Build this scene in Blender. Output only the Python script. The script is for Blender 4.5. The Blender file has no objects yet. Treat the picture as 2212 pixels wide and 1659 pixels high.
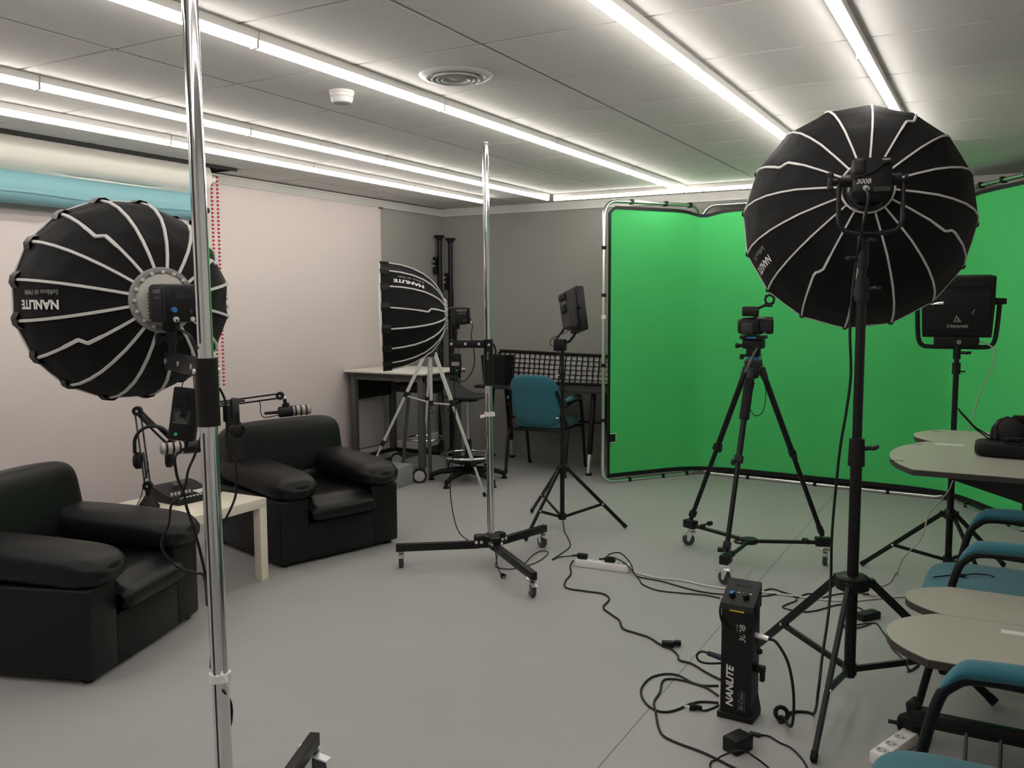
import bpy, bmesh, math, random
from mathutils import Vector, Matrix, Quaternion
random.seed(7)
S = bpy.context.scene
COL = S.collection
PI = math.pi
# ---------------------------------------------------------------- camera
CAM = Vector((0, 0, 1.505))
RX = Vector((0.87673, 0.48097, -0.0037)).normalized()      # picture right, in the room
DN = Vector((0.04136, -0.08305, -0.99569))                   # picture down
DN = (DN - RX * DN.dot(RX)).normalized()
FW = RX.cross(DN).normalized()                               # view direction
FPX = 1922.44
cam = bpy.data.cameras.new('camera')
cam.sensor_width = 36
cam.lens = 36 * FPX / 2212
cam.clip_start = 0.05
co = bpy.data.objects.new('camera', cam)
COL.objects.link(co)
co.matrix_world = Matrix(((RX.x, -DN.x, -FW.x, CAM.x), (RX.y, -DN.y, -FW.y, CAM.y), (RX.z, -DN.z, -FW.z, CAM.z), (0, 0, 0, 1)))
S.camera = co
# ---------------------------------------------------------------- light and exposure
w = bpy.data.worlds.new('world')
S.world = w
w.use_nodes = True
w.node_tree.nodes['Background'].inputs[0].default_value = (0.9, 0.92, 1, 1)
w.node_tree.nodes['Background'].inputs[1].default_value = 0.02
S.view_settings.view_transform = 'Standard'
S.view_settings.look = 'None'
S.view_settings.gamma = 1
S.view_settings.use_curve_mapping = False
S.view_settings.exposure = 0.0
TUBE = 23.0            # strength of the ceiling tubes, the only lamps switched on
CEIL = 2.425

def ray(x, y):
    return RX * ((x - 1106) / FPX) + DN * ((y - 829.5) / FPX) + FW
def gp(x, y, z=0.0):          # the room point at height z seen at a place of the photograph
    k = ray(x, y); return CAM + k * ((z - CAM.z) / k.z)
def dp(x, y, P):              # the same, at P's distance from the camera
    k = ray(x, y); return CAM + k * (math.hypot(P[0], P[1]) / math.hypot(k.x, k.y))
def V(*a): return Vector(a)

# ---------------------------------------------------------------- materials
M = {}
def mat(name, col, rough=0.5, metal=0.0, bump=0.0, bscale=200.0, vary=0.0, vscale=3.0, emit=0.0, sheen=0.0, spec=0.5, detail=4):
    m = bpy.data.materials.new(name); m.use_nodes = True
    nt = m.node_tree; b = nt.nodes['Principled BSDF']
    b.inputs['Base Color'].default_value = (*col, 1)
    b.inputs['Roughness'].default_value = rough
    b.inputs['Metallic'].default_value = metal
    b.inputs['Specular IOR Level'].default_value = spec
    if sheen: b.inputs['Sheen Weight'].default_value = sheen
    if emit:
        b.inputs['Emission Color'].default_value = (*col, 1)
        b.inputs['Emission Strength'].default_value = emit
    tc = nt.nodes.new('ShaderNodeTexCoord')
    if vary:
        n = nt.nodes.new('ShaderNodeTexNoise'); n.inputs['Scale'].default_value = vscale; n.inputs['Detail'].default_value = detail
        nt.links.new(tc.outputs['Object'], n.inputs['Vector'])
        r = nt.nodes.new('ShaderNodeValToRGB')
        r.color_ramp.elements[0].position = 0.3; r.color_ramp.elements[1].position = 0.7
        r.color_ramp.elements[0].color = (*[c * (1 - vary) for c in col], 1)
        r.color_ramp.elements[1].color = (*[min(1, c * (1 + vary)) for c in col], 1)
        nt.links.new(n.outputs['Fac'], r.inputs['Fac']); nt.links.new(r.outputs['Color'], b.inputs['Base Color'])
    if bump:
        n = nt.nodes.new('ShaderNodeTexNoise'); n.inputs['Scale'].default_value = bscale; n.inputs['Detail'].default_value = 3
        nt.links.new(tc.outputs['Object'], n.inputs['Vector'])
        bp = nt.nodes.new('ShaderNodeBump'); bp.inputs['Strength'].default_value = bump; bp.inputs['Distance'].default_value = 0.01
        nt.links.new(n.outputs['Fac'], bp.inputs['Height']); nt.links.new(bp.outputs['Normal'], b.inputs['Normal'])
    M[name] = m; return m

mat('ceiling_tile', (0.65, 0.64, 0.625), 0.95, bump=0.15, bscale=350, vary=0.03, vscale=260)
mat('wall_grey', (0.290, 0.283, 0.268), 0.75, vary=0.03, vscale=1.5)
mat('wall_plain', (0.55, 0.54, 0.52), 0.8)
mat('panel_white', (0.645, 0.575, 0.565), 0.7, vary=0.02, vscale=1.2)
mat('trim_white', (0.72, 0.70, 0.68), 0.5)
mat('base_grey', (0.52, 0.50, 0.49), 0.6)
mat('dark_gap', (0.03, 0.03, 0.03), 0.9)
mat('black_metal', (0.006, 0.006, 0.0065), 0.42, spec=0.3)
mat('black_plastic', (0.006, 0.006, 0.0065), 0.5, bump=0.03, bscale=600, spec=0.3)
mat('black_gloss', (0.01, 0.01, 0.012), 0.2)
mat('dark_grey', (0.028, 0.028, 0.029), 0.55, spec=0.3)
mat('grey_steel', (0.070, 0.069, 0.067), 0.5)
mat('rubber', (0.010, 0.010, 0.011), 0.75, spec=0.25)
mat('caster_grey', (0.045, 0.048, 0.056), 0.6)
mat('wheel_disc', (0.42, 0.42, 0.42), 0.4, 0.3)
mat('chrome', (0.80, 0.80, 0.82), 0.09, 1.0)
mat('zinc', (0.78, 0.78, 0.78), 0.28, 0.7)
mat('alu', (0.66, 0.66, 0.66), 0.35, 0.45)
mat('alu_bright', (0.80, 0.80, 0.78), 0.22, 1.0)
mat('leather', (0.0055, 0.0055, 0.006), 0.40, bump=0.10, bscale=420, spec=0.28)
mat('softbox_fabric', (0.0040, 0.0040, 0.0048), 0.75, bump=0.35, bscale=14, spec=0.22)
mat('rib_tape', (0.62, 0.61, 0.60), 0.6)
mat('diffuser', (0.8, 0.8, 0.79), 0.9)
mat('ring_clear', (0.30, 0.295, 0.29), 0.3)
mat('disc_cream', (0.50, 0.49, 0.45), 0.5)
mat('print_white', (0.72, 0.72, 0.70), 0.6)
mat('print_grey', (0.22, 0.22, 0.22), 0.6)
mat('green_cloth', (0.062, 0.53, 0.145), 0.85, vary=0.04, vscale=2.0, bump=0.05, bscale=900)
mat('teal_cloth', (0.024, 0.145, 0.190), 0.9, bump=0.2, bscale=700, sheen=0.2)
mat('teal_paper', (0.205, 0.405, 0.455), 0.7, vary=0.02, vscale=2)
mat('white_paper', (0.66, 0.64, 0.585), 0.7)
mat('red_plastic', (0.55, 0.03, 0.05), 0.4)
mat('white_plastic', (0.76, 0.75, 0.73), 0.4)
mat('white_gloss', (0.82, 0.81, 0.79), 0.25)
mat('lack_white', (0.76, 0.715, 0.60), 0.35)
mat('bench_white', (0.74, 0.72, 0.66), 0.4)
mat('laminate', (0.40, 0.39, 0.335), 0.35, vary=0.03, vscale=40)
mat('edge_dark', (0.035, 0.03, 0.027), 0.5)
mat('cable_black', (0.007, 0.007, 0.007), 0.5, spec=0.3)
mat('cable_white', (0.62, 0.61, 0.58), 0.5)
mat('cable_beige', (0.40, 0.39, 0.31), 0.55)
mat('mic_grey', (0.36, 0.34, 0.31), 0.45, 0.4, vary=0.25, vscale=900)
mat('blue_knob', (0.02, 0.16, 0.45), 0.35)
mat('navy', (0.01, 0.015, 0.10), 0.4)
mat('led_green', (0.03, 0.45, 0.10), 0.4)
mat('yellow', (0.55, 0.42, 0.02), 0.5)
mat('orange', (0.45, 0.10, 0.03), 0.4)
mat('grid_pocket', (0.52, 0.51, 0.50), 0.85)
mat('mesh_black', (0.008, 0.008, 0.008), 0.7, spec=0.25)
mat('box_grey', (0.26, 0.265, 0.27), 0.7)
mat('glass_dark', (0.01, 0.012, 0.02), 0.05)
mat('tube_light', (1.0, 0.945, 0.875), 0.4, emit=TUBE)
mat('grid_shade_grey', (0.30, 0.295, 0.285), 0.6)
mat('vent_white', (0.55, 0.54, 0.53), 0.45)

def floor_material():
    m = mat('vinyl_floor', (0.345, 0.345, 0.342), 0.48, vary=0.035, vscale=1.6, bump=0.03, bscale=500)
    nt = m.node_tree; b = nt.nodes['Principled BSDF']
    src = b.inputs['Base Color'].links[0].from_socket
    tc = nt.nodes.new('ShaderNodeTexCoord'); sx = nt.nodes.new('ShaderNodeSeparateXYZ')
    nt.links.new(tc.outputs['Object'], sx.inputs[0])
    a = nt.nodes.new('ShaderNodeMath'); a.operation = 'ADD'; a.inputs[1].default_value = 1.085
    nt.links.new(sx.outputs['X'], a.inputs[0])
    ab = nt.nodes.new('ShaderNodeMath'); ab.operation = 'ABSOLUTE'; nt.links.new(a.outputs[0], ab.inputs[0])
    lt = nt.nodes.new('ShaderNodeMath'); lt.operation = 'LESS_THAN'; lt.inputs[1].default_value = 0.0022
    nt.links.new(ab.outputs[0], lt.inputs[0])
    # fine speckle and small dark spots
    n = nt.nodes.new('ShaderNodeTexNoise'); n.inputs['Scale'].default_value = 260; nt.links.new(tc.outputs['Object'], n.inputs['Vector'])
    mr = nt.nodes.new('ShaderNodeMapRange'); mr.inputs[1].default_value = 0.3; mr.inputs[2].default_value = 0.7; mr.inputs[3].default_value = 0.93; mr.inputs[4].default_value = 1.07
    nt.links.new(n.outputs['Fac'], mr.inputs[0])
    mu = nt.nodes.new('ShaderNodeMix'); mu.data_type = 'RGBA'; mu.blend_type = 'MULTIPLY'; mu.inputs[0].default_value = 1
    nt.links.new(src, mu.inputs[6]); nt.links.new(mr.outputs[0], mu.inputs[7])
    mx = nt.nodes.new('ShaderNodeMix'); mx.data_type = 'RGBA'; mx.inputs[7].default_value = (0.12, 0.12, 0.12, 1)
    nt.links.new(lt.outputs[0], mx.inputs[0]); nt.links.new(mu.outputs[2], mx.inputs[6])
    nt.links.new(mx.outputs[2], b.inputs['Base Color'])
floor_material()

def seams(m, axis, period, offset, width, dark):
    nt = M[m].node_tree; b = nt.nodes['Principled BSDF']; src = b.inputs['Base Color'].links[0].from_socket
    tc = nt.nodes.new('ShaderNodeTexCoord'); sx = nt.nodes.new('ShaderNodeSeparateXYZ'); nt.links.new(tc.outputs['Object'], sx.inputs[0])
    a = nt.nodes.new('ShaderNodeMath'); a.operation = 'ADD'; a.inputs[1].default_value = offset; nt.links.new(sx.outputs[axis], a.inputs[0])
    mo = nt.nodes.new('ShaderNodeMath'); mo.operation = 'PINGPONG'; mo.inputs[1].default_value = period / 2; nt.links.new(a.outputs[0], mo.inputs[0])
    lt = nt.nodes.new('ShaderNodeMath'); lt.operation = 'LESS_THAN'; lt.inputs[1].default_value = width; nt.links.new(mo.outputs[0], lt.inputs[0])
    mx = nt.nodes.new('ShaderNodeMix'); mx.data_type = 'RGBA'; mx.inputs[7].default_value = (*dark, 1)
    nt.links.new(lt.outputs[0], mx.inputs[0]); nt.links.new(src, mx.inputs[6]); nt.links.new(mx.outputs[2], b.inputs['Base Color'])
seams('wall_grey', 'X', 1.2, 4.0, 0.0015, (0.225, 0.22, 0.21))

# ---------------------------------------------------------------- mesh builder
def frame(o, z, up=(0, 0, 1), x=None):
    """matrix with origin o, local Z along z; local Y as near to up as possible"""
    z = Vector(z).normalized(); up = Vector(up)
    if x is not None:
        xx = Vector(x); xx = (xx - z * xx.dot(z)).normalized()
    else:
        xx = up.cross(z)
        if xx.length < 1e-5: xx = Vector((1, 0, 0)).cross(z) if abs(z.x) < 0.9 else Vector((0, 1, 0)).cross(z)
        xx.normalize()
    yy = z.cross(xx)
    o = Vector(o)
    return Matrix(((xx.x, yy.x, z.x, o.x), (xx.y, yy.y, z.y, o.y), (xx.z, yy.z, z.z, o.z), (0, 0, 0, 1)))
def at(x, y, z, rz=0): return Matrix.Translation((x, y, z)) @ Matrix.Rotation(rz, 4, 'Z')

class MB:
    def __init__(s): s.v = []; s.f = []
    def add(s, vs, fs, T=None):
        n = len(s.v)
        for p in vs:
            p = Vector(p)
            s.v.append(T @ p if T is not None else p)
        for f in fs: s.f.append(tuple(i + n for i in f))
        return s
    def box(s, c, d, T=None, bev=0.0, seg=2):
        c = Vector(c); d = Vector(d) / 2
        if bev <= 0:
            vs = [(c.x + a * d.x, c.y + b * d.y, c.z + e * d.z) for e in (-1, 1) for b in (-1, 1) for a in (-1, 1)]
            return s.add(vs, [(0, 2, 3, 1), (4, 5, 7, 6), (0, 1, 5, 4), (2, 6, 7, 3), (0, 4, 6, 2), (1, 3, 7, 5)], T)
        bm = bmesh.new(); bmesh.ops.create_cube(bm, size=1)
        for v in bm.verts: v.co = Vector((c.x + v.co.x * 2 * d.x, c.y + v.co.y * 2 * d.y, c.z + v.co.z * 2 * d.z))
        bmesh.ops.bevel(bm, geom=bm.edges[:], offset=min(bev, d.x * .95, d.y * .95, d.z * .95), segments=seg, profile=0.5, affect='EDGES')
        bm.verts.index_update()
        vs = [v.co.copy() for v in bm.verts]; fs = [[v.index for v in f.verts] for f in bm.faces]; bm.free()
        return s.add(vs, fs, T)
    def bar(s, p0, p1, wd, ht, up=(0, 0, 1), bev=0.0):
        p0 = Vector(p0); p1 = Vector(p1); T = frame((p0 + p1) / 2, p1 - p0, up)
        return s.box((0, 0, 0), (wd, ht, (p1 - p0).length), T, bev)
    def cyl(s, p0, p1, r0, r1=None, n=16, caps=True):
        p0 = Vector(p0); p1 = Vector(p1); r1 = r0 if r1 is None else r1
        T = frame(p0, p1 - p0); L = (p1 - p0).length
        return s.lathe([(r0, 0), (r1, L)], T, n, caps)
    def lathe(s, prof, T=None, n=24, caps=True):
        vs = []; fs = []
        for r, z in prof:
            for k in range(n):
                a = 2 * PI * k / n; vs.append((r * math.cos(a), r * math.sin(a), z))
        for i in range(len(prof) - 1):
            for k in range(n):
                k2 = (k + 1) % n; fs.append((i * n + k, i * n + k2, (i + 1) * n + k2, (i + 1) * n + k))
        if caps:
            if prof[0][0] > 1e-6: fs.append(tuple(range(n - 1, -1, -1)))
            if prof[-1][0] > 1e-6: fs.append(tuple((len(prof) - 1) * n + k for k in range(n)))
        return s.add(vs, fs, T)
    def tube(s, pts, r, n=8, closed=False, caps=True):
        pts = [Vector(p) for p in pts]; m = len(pts)
        rs = r if isinstance(r, (list, tuple)) else [r] * m
        tang = []
        for i in range(m):
            if closed: t = pts[(i + 1) % m] - pts[i - 1]
            else: t = pts[min(i + 1, m - 1)] - pts[max(i - 1, 0)]
            tang.append(t.normalized() if t.length > 1e-9 else Vector((0, 0, 1)))
        nv = tang[0].orthogonal().normalized(); vs = []; fs = []
        for i in range(m):
            if i:
                q = tang[i - 1].rotation_difference(tang[i]); nv = (q @ nv)
                nv = (nv - tang[i] * nv.dot(tang[i])).normalized()
            bv = tang[i].cross(nv)
            for k in range(n):
                a = 2 * PI * k / n; vs.append(pts[i] + (nv * math.cos(a) + bv * math.sin(a)) * rs[i])
        for i in range(m if closed else m - 1):
            j = (i + 1) % m
            for k in range(n):
                k2 = (k + 1) % n; fs.append((i * n + k, i * n + k2, j * n + k2, j * n + k))
        if caps and not closed:
            fs.append(tuple(range(n - 1, -1, -1))); fs.append(tuple((m - 1) * n + k for k in range(n)))
        return s.add(vs, fs)
    def prism(s, poly, h, T=None, z0=0.0, inset=0.0):
        n = len(poly); c = Vector((sum(p[0] for p in poly) / n, sum(p[1] for p in poly) / n))
        vs = [(x, y, z0) for x, y in poly] + [(c.x + (x - c.x) * (1 - inset), c.y + (y - c.y) * (1 - inset), z0 + h) for x, y in poly]
        fs = [tuple(range(n - 1, -1, -1)), tuple(range(n, 2 * n))] + [(i, (i + 1) % n, n + (i + 1) % n, n + i) for i in range(n)]
        return s.add(vs, fs, T)
    def se(s, c, h, e1=0.4, e2=0.4, T=None, nu=32, nv=18):
        """rounded cushion (superellipsoid)"""
        def pw(a, e): return math.copysign(abs(a) ** e, a)
        vs = []; fs = []
        for j in range(nv + 1):
            b = -PI / 2 + PI * j / nv; cb = pw(math.cos(b), e1) if 0 < j < nv else 0; sb = pw(math.sin(b), e1)
            for i in range(nu):
                a = 2 * PI * i / nu
                vs.append((c[0] + h[0] * cb * pw(math.cos(a), e2), c[1] + h[1] * cb * pw(math.sin(a), e2), c[2] + h[2] * sb))
        for j in range(nv):
            for i in range(nu):
                i2 = (i + 1) % nu; fs.append((j * nu + i, j * nu + i2, (j + 1) * nu + i2, (j + 1) * nu + i))
        return s.add(vs, fs, T)
    def ball(s, c, r, n=12): return s.se(c, (r, r, r), 1, 1, None, n, max(6, n // 2))
    def torus(s, T, R, r, n=32, m=8):
        return s.tube([T @ Vector((R * math.cos(2 * PI * k / n), R * math.sin(2 * PI * k / n), 0)) for k in range(n)], r, m, closed=True)
    def grid(s, fn, nu, nv, closed_u=False):
        vs = []; fs = []; uu = nu if closed_u else nu + 1
        for j in range(nv + 1):
            for i in range(uu): vs.append(fn(i / nu, j / nv))
        for j in range(nv):
            for i in range(nu):
                i2 = (i + 1) % uu; fs.append((j * uu + i, j * uu + i2, (j + 1) * uu + i2, (j + 1) * uu + i))
        return s.add(vs, fs)

ROOTM = {}
def part(name, mb, m, parent=None, local=False, sharp=40, smooth=True):
    """one mesh object; a part keeps its root's frame"""
    me = bpy.data.meshes.new(name)
    B = ROOTM.get(parent.name, Matrix()) if parent is not None else Matrix()
    inv = Matrix() if local else B.inverted()
    me.from_pydata([tuple(inv @ v) for v in mb.v], [], mb.f)
    bm = bmesh.new(); bm.from_mesh(me); bmesh.ops.recalc_face_normals(bm, faces=bm.faces[:]); bm.to_mesh(me); bm.free()
    me.materials.append(M[m])
    if smooth:
        me.polygons.foreach_set('use_smooth', [True] * len(me.polygons)); me.set_sharp_from_angle(angle=math.radians(sharp))
    o = bpy.data.objects.new(name, me); COL.objects.link(o)
    if parent is not None:
        o.parent = parent; ROOTM[o.name] = B
    return o
def tag(o, label, cat, group=None):
    o['label'] = label; o['category'] = cat
    if group: o['group'] = group
    return o
def thing(name, label, cat, loc=(0, 0, 0), rz=0.0, group=None):
    o = bpy.data.objects.new(name, None); COL.objects.link(o)
    o.empty_display_size = 0.1
    o.location = loc; o.rotation_euler = (0, 0, rz)
    ROOTM[o.name] = Matrix.Translation(loc) @ Matrix.Rotation(rz, 4, 'Z')
    return tag(o, label, cat, group)
def struct(name, mb, m, smooth=False):
    o = part(name, mb, m, smooth=smooth); o['kind'] = 'structure'; return o
def single(name, mb, m, label, cat, group=None):
    return tag(part(name, mb, m), label, cat, group)
def dup(root, loc, rz, label, group=None):
    r = root.copy(); COL.objects.link(r); r.location = loc; r.rotation_euler = (0, 0, rz); r['label'] = label
    ROOTM[r.name] = Matrix.Translation(loc) @ Matrix.Rotation(rz, 4, 'Z')
    if group: r['group'] = group
    for ch in list(root.children):
        c = ch.copy(); COL.objects.link(c); c.parent = r
        for g in ch.children:
            d = g.copy(); COL.objects.link(d); d.parent = c
    return r
def smoothpts(pts, k=6):
    pts = [Vector(p) for p in pts]; out = []
    for i in range(len(pts) - 1):
        p0 = pts[max(i - 1, 0)]; p1 = pts[i]; p2 = pts[i + 1]; p3 = pts[min(i + 2, len(pts) - 1)]
        for j in range(k):
            t = j / k
            out.append(0.5 * ((2 * p1) + (p2 - p0) * t + (2 * p0 - 5 * p1 + 4 * p2 - p3) * t * t + (3 * p1 - p0 - 3 * p2 + p3) * t ** 3))
    out.append(pts[-1]); return out
def text_shape(s, size, shear=0.0, bold=0.0, align='CENTER'):
    cu = bpy.data.curves.new('t', 'FONT'); cu.body = s; cu.size = size; cu.shear = shear; cu.offset = bold
    cu.align_x = align; cu.align_y = 'CENTER'; cu.resolution_u = 3
    ob = bpy.data.objects.new('t', cu); COL.objects.link(ob)
    me = bpy.data.meshes.new_from_object(ob)
    vs = [v.co.copy() for v in me.vertices]; fs = [tuple(p.vertices) for p in me.polygons]
    bpy.data.objects.remove(ob); bpy.data.curves.remove(cu); bpy.data.meshes.remove(me)
    return vs, fs
def letter(s, size, T, m, parent, shear=0.0, bold=0.0, align='CENTER', sx=1.0, name='lettering'):
    vs, fs = text_shape(s, size, shear, bold, align); mb = MB()
    mb.add([(v.x * sx, v.y, 0.0006) for v in vs], fs, T)
    return part(name, mb, m, parent, smooth=False)
# ================================================================ the room
XL, XR, YB, YF = -4.98, 1.35, 7.60, -1.60
GX0, GY0, TS = -2.281, 2.239, 0.60      # ceiling grid origin and tile size
SLOT_X, SLOT_Y = -4.685, 4.58           # open strip of ceiling over the backdrop rolls
struct('floor', MB().box(((XL + XR) / 2, (YB + YF) / 2, -0.05), (XR - XL + .4, YB - YF + .4, 0.1)), 'vinyl_floor')
b = MB()
i0 = math.floor((XL - GX0) / TS); i1 = math.ceil((XR - GX0) / TS); j0 = math.floor((YF - GY0) / TS); j1 = math.ceil((YB - GY0) / TS)
for i in range(i0, i1):
    for j in range(j0, j1):
        x0 = max(GX0 + i * TS, XL); x1 = min(GX0 + (i + 1) * TS, XR); y0 = max(GY0 + j * TS, YF); y1 = min(GY0 + (j + 1) * TS, YB)
        if x1 - x0 < .03 or y1 - y0 < .03: continue
        if x0 < SLOT_X and y0 < SLOT_Y - .05:
            if x1 <= SLOT_X + .02: continue
            x0 = SLOT_X
        g = 0.005; h = 0.008
        vs = [(x0 + g, y0 + g, CEIL + .022), (x1 - g, y0 + g, CEIL + .022), (x1 - g, y1 - g, CEIL + .022), (x0 + g, y1 - g, CEIL + .022),
              (x0 + h, y0 + h, CEIL), (x1 - h, y0 + h, CEIL), (x1 - h, y1 - h, CEIL), (x0 + h, y1 - h, CEIL)]
        b.add(vs, [(7, 6, 5, 4), (0, 1, 5, 4), (1, 2, 6, 5), (2, 3, 7, 6), (3, 0, 4, 7)])
# grid bars behind the tile edges, coloured grey to paint in the recess shade
struct('ceiling', b, 'ceiling_tile')
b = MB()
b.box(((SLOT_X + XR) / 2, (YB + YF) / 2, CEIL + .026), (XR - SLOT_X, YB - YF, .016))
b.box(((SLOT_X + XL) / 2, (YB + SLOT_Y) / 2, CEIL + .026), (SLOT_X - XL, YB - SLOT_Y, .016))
struct('trim_4', b, 'grid_shade_grey')
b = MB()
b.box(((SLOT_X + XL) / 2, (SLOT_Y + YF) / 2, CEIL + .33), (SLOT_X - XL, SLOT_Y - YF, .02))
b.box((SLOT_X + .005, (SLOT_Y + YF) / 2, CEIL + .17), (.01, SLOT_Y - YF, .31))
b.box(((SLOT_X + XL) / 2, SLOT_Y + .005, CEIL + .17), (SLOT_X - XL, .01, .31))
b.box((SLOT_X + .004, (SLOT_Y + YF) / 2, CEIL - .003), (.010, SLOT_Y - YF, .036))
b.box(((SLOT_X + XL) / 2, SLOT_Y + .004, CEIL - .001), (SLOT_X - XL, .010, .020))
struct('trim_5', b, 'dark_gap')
struct('wall_left', MB().box((XL - .05, (YB + YF) / 2, 1.4), (.1, YB - YF, 2.8)), 'wall_grey')
struct('wall_back', MB().box(((XL + XR) / 2, YB + .05, 1.4), (XR - XL + .2, .1, 2.8)), 'wall_grey')
struct('wall_right', MB().box((XR + .05, (YB + YF) / 2, 1.4), (.1, YB - YF, 2.8)), 'wall_plain')
struct('wall_front', MB().box(((XL + XR) / 2, YF - .05, 1.4), (XR - XL + .2, .1, 2.8)), 'wall_plain')
b = MB(); b.box((XL + .012, (YB + 1) / 2, 2.378), (.024, YB - 1.0, .055), None, .004); b.box((XL + .02, (YB + 1) / 2, 2.409), (.04, YB - 1, .012))
struct('trim_1', b, 'trim_white')
b = MB(); b.box(((XL + XR) / 2, YB - .0125, 2.385), (XR - XL, .025, .078), None, .004)
struct('trim_2', b, 'trim_white')
struct('baseboard_left', MB().box((XL + .015, (YB + YF) / 2, .125), (.03, YB - YF, .13), None, .004), 'base_grey')
struct('trim_3', MB().box((XL + .008, (YB + YF) / 2, .03), (.016, YB - YF, .06)), 'grey_steel')
p = single('wall_panel', MB().box((XL + .011, (6.575 + YF) / 2, 1.275), (.022, 6.575 - YF, 2.15), None, .002), 'panel_white',
       'smooth pinkish white panel covering the left wall behind the armchairs', 'wall panel')
b = MB().box((XL + .03, 6.565, 2.345), (.03, .035, .012)); part('corner_clip', b, 'grey_steel', p)

# ================================================================ ceiling lights
def ceiling_light(name, p0, p1, label, group):
    p0 = Vector(p0); p1 = Vector(p1); d = (p1 - p0).normalized()
    t = thing(name, label, 'ceiling light', (p0 + p1) / 2, 0, group)
    part('housing', MB().bar(p0 + V(0, 0, -.015), p1 + V(0, 0, -.015), .046, .030, (0, 0, 1), .004), 'trim_white', t)
    part('tube', MB().tube([p0 + d * .0035 + V(0, 0, -.044), p1 - d * .0035 + V(0, 0, -.044)], .0120, 14), 'tube_light', t)
    for e, q in ((p0, d), (p1, -d)):
        part('end_cap', MB().bar(e + V(0, 0, -.037), e + q * .003 + V(0, 0, -.037), .034, .040, (0, 0, 1), .001), 'trim_white', t)
ROWS = [(-4.081, 'row nearest the white wall'), (-3.481, 'second row from white wall'), (-2.281, 'row between detector and vent'), (-1.081, 'row right of the vent'), (-0.481, 'rightmost row')]
SEG = 1.165
near = ['farthest piece by the back wall'] + [n + ' piece from its far end' for n in ('second', 'third', 'fourth', 'fifth', 'sixth', 'seventh')]
for x, lab in ROWS:
    for k in range(1 if x > -.6 else 0, 7):
        y1 = 6.99 - k * SEG
        ceiling_light('ceiling_light', (x, y1 - SEG + .004, CEIL), (x, y1, CEIL), 'lit ceiling tube, ' + lab + ', ' + (near[k] if x < -.6 else ['farthest piece behind the biggest softbox', *near[1:]][k - 1]), 'ceiling light battens')
for k in range(2):
    x0 = -3.44 + k * SEG
    ceiling_light('ceiling_light', (x0, 7.039, CEIL), (x0 + SEG - .004, 7.039, CEIL),
        'lit tube along the back wall, ' + ['left piece of two, above the grey corner', 'right piece of two, above the green screen'][k], 'ceiling light battens')

# ================================================================ vent and smoke detector
vc = (-1.998, 3.172)
t = thing('ceiling_vent', 'round white air diffuser with concentric rings set in the ceiling', 'air vent', (vc[0], vc[1], CEIL))
T0 = at(vc[0], vc[1], CEIL)
part('rim', MB().lathe([(.110, .004), (.112, -.006), (.122, -.012), (.142, -.008), (.152, 0), (.152, .003)], T0, 48, False), 'vent_white', t)
for r in (.096, .076, .056):
    part('ring', MB().lathe([(r - .009, -.003), (r - .006, -.012), (r + .001, -.020), (r + .005, -.019), (r - .001, -.011), (r - .004, -.003)], T0, 48, False), 'vent_white', t)
part('hub', MB().lathe([(.0001, -.016), (.024, -.016), (.032, -.010), (.034, 0)], T0, 32, False), 'vent_white', t)
part('throat', MB().lathe([(.112, -.001), (.112, .0005), (.0001, .0006)], T0, 48, False), 'dark_gap', t)
sc = (-2.58, 3.156)
t = thing('smoke_detector', 'small round white smoke detector on the ceiling beside the long light row', 'smoke detector', (sc[0], sc[1], CEIL))
T0 = at(sc[0], sc[1], CEIL)
part('base', MB().lathe([(.055, 0), (.055, -.010), (.052, -.013)], T0, 32), 'white_plastic', t)
part('cover', MB().lathe([(.052, -.013), (.049, -.035), (.044, -.050), (.036, -.053), (.036, -.047), (.0001, -.047)], T0, 32, False), 'white_plastic', t)
b = MB()
for k in range(24):
    a = 2 * PI * k / 24; b.box((.0495 * math.cos(a), .0495 * math.sin(a), -.027), (.0035, .0035, .004), T0 @ Matrix.Rotation(0, 4, 'Z'))
part('slots', b, 'print_grey', t)

# ================================================================ paper rolls on the left wall
def wavy(a, s): return s * (math.sin(a * 2.1) * .5 + math.sin(a * 5.3 + 1) * .3 + math.sin(a * 11.7) * .2)
def roll(name, x, y0, y1, z, r, m, label, flap):
    t = thing(name, label, 'paper roll', (x, (y0 + y1) / 2, z))
    b = MB().cyl((x, y0, z), (x, y1, z), r, None, 40)
    # loose paper edge hanging from the front of the roll
    def fn(u, v):
        y = y0 + (y1 - y0) * u; a = -v
        zz = z - r * .2 - v * (flap + wavy(y, .008))
        xx = x + math.sqrt(max(r * r - (zz - z) ** 2, 0)) + .003 + .004 * v
        return (xx, y, zz)
    b.grid(fn, 90, 5)
    part('paper', b, m, t)
    part('core', MB().cyl((x, y1, z), (x, y1 + .012, z), .028, None, 20), 'dark_grey', t)
    return t
roll('paper_roll', -4.80, -1.2, 4.37, 2.345, .105, 'white_paper', 'upper white backdrop paper roll hung under the ceiling on the left wall', .10)
roll('paper_roll', -4.80, -1.2, 4.33, 2.142, .090, 'teal_paper', 'lower blue green backdrop paper roll below the white roll', .02)
t = thing('roll_bracket', 'black bracket holding the paper rolls to the left wall', 'bracket', (-4.90, 4.41, 2.2))
b = MB(); b.box((-4.968, 4.41, 2.24), (.02, .03, .40)); b.bar((-4.96, 4.41, 2.345), (-4.80, 4.41, 2.345), .012, .03); b.bar((-4.96, 4.41, 2.13), (-4.80, 4.41, 2.13), .012, .03)
part('plate', b, 'dark_grey', t)
b = MB(); b.cyl((-4.80, 4.365, 2.345), (-4.80, 4.42, 2.345), .02); b.cyl((-4.80, 4.33, 2.13), (-4.80, 4.42, 2.13), .02); part('spindle', b, 'dark_grey', t)
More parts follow.
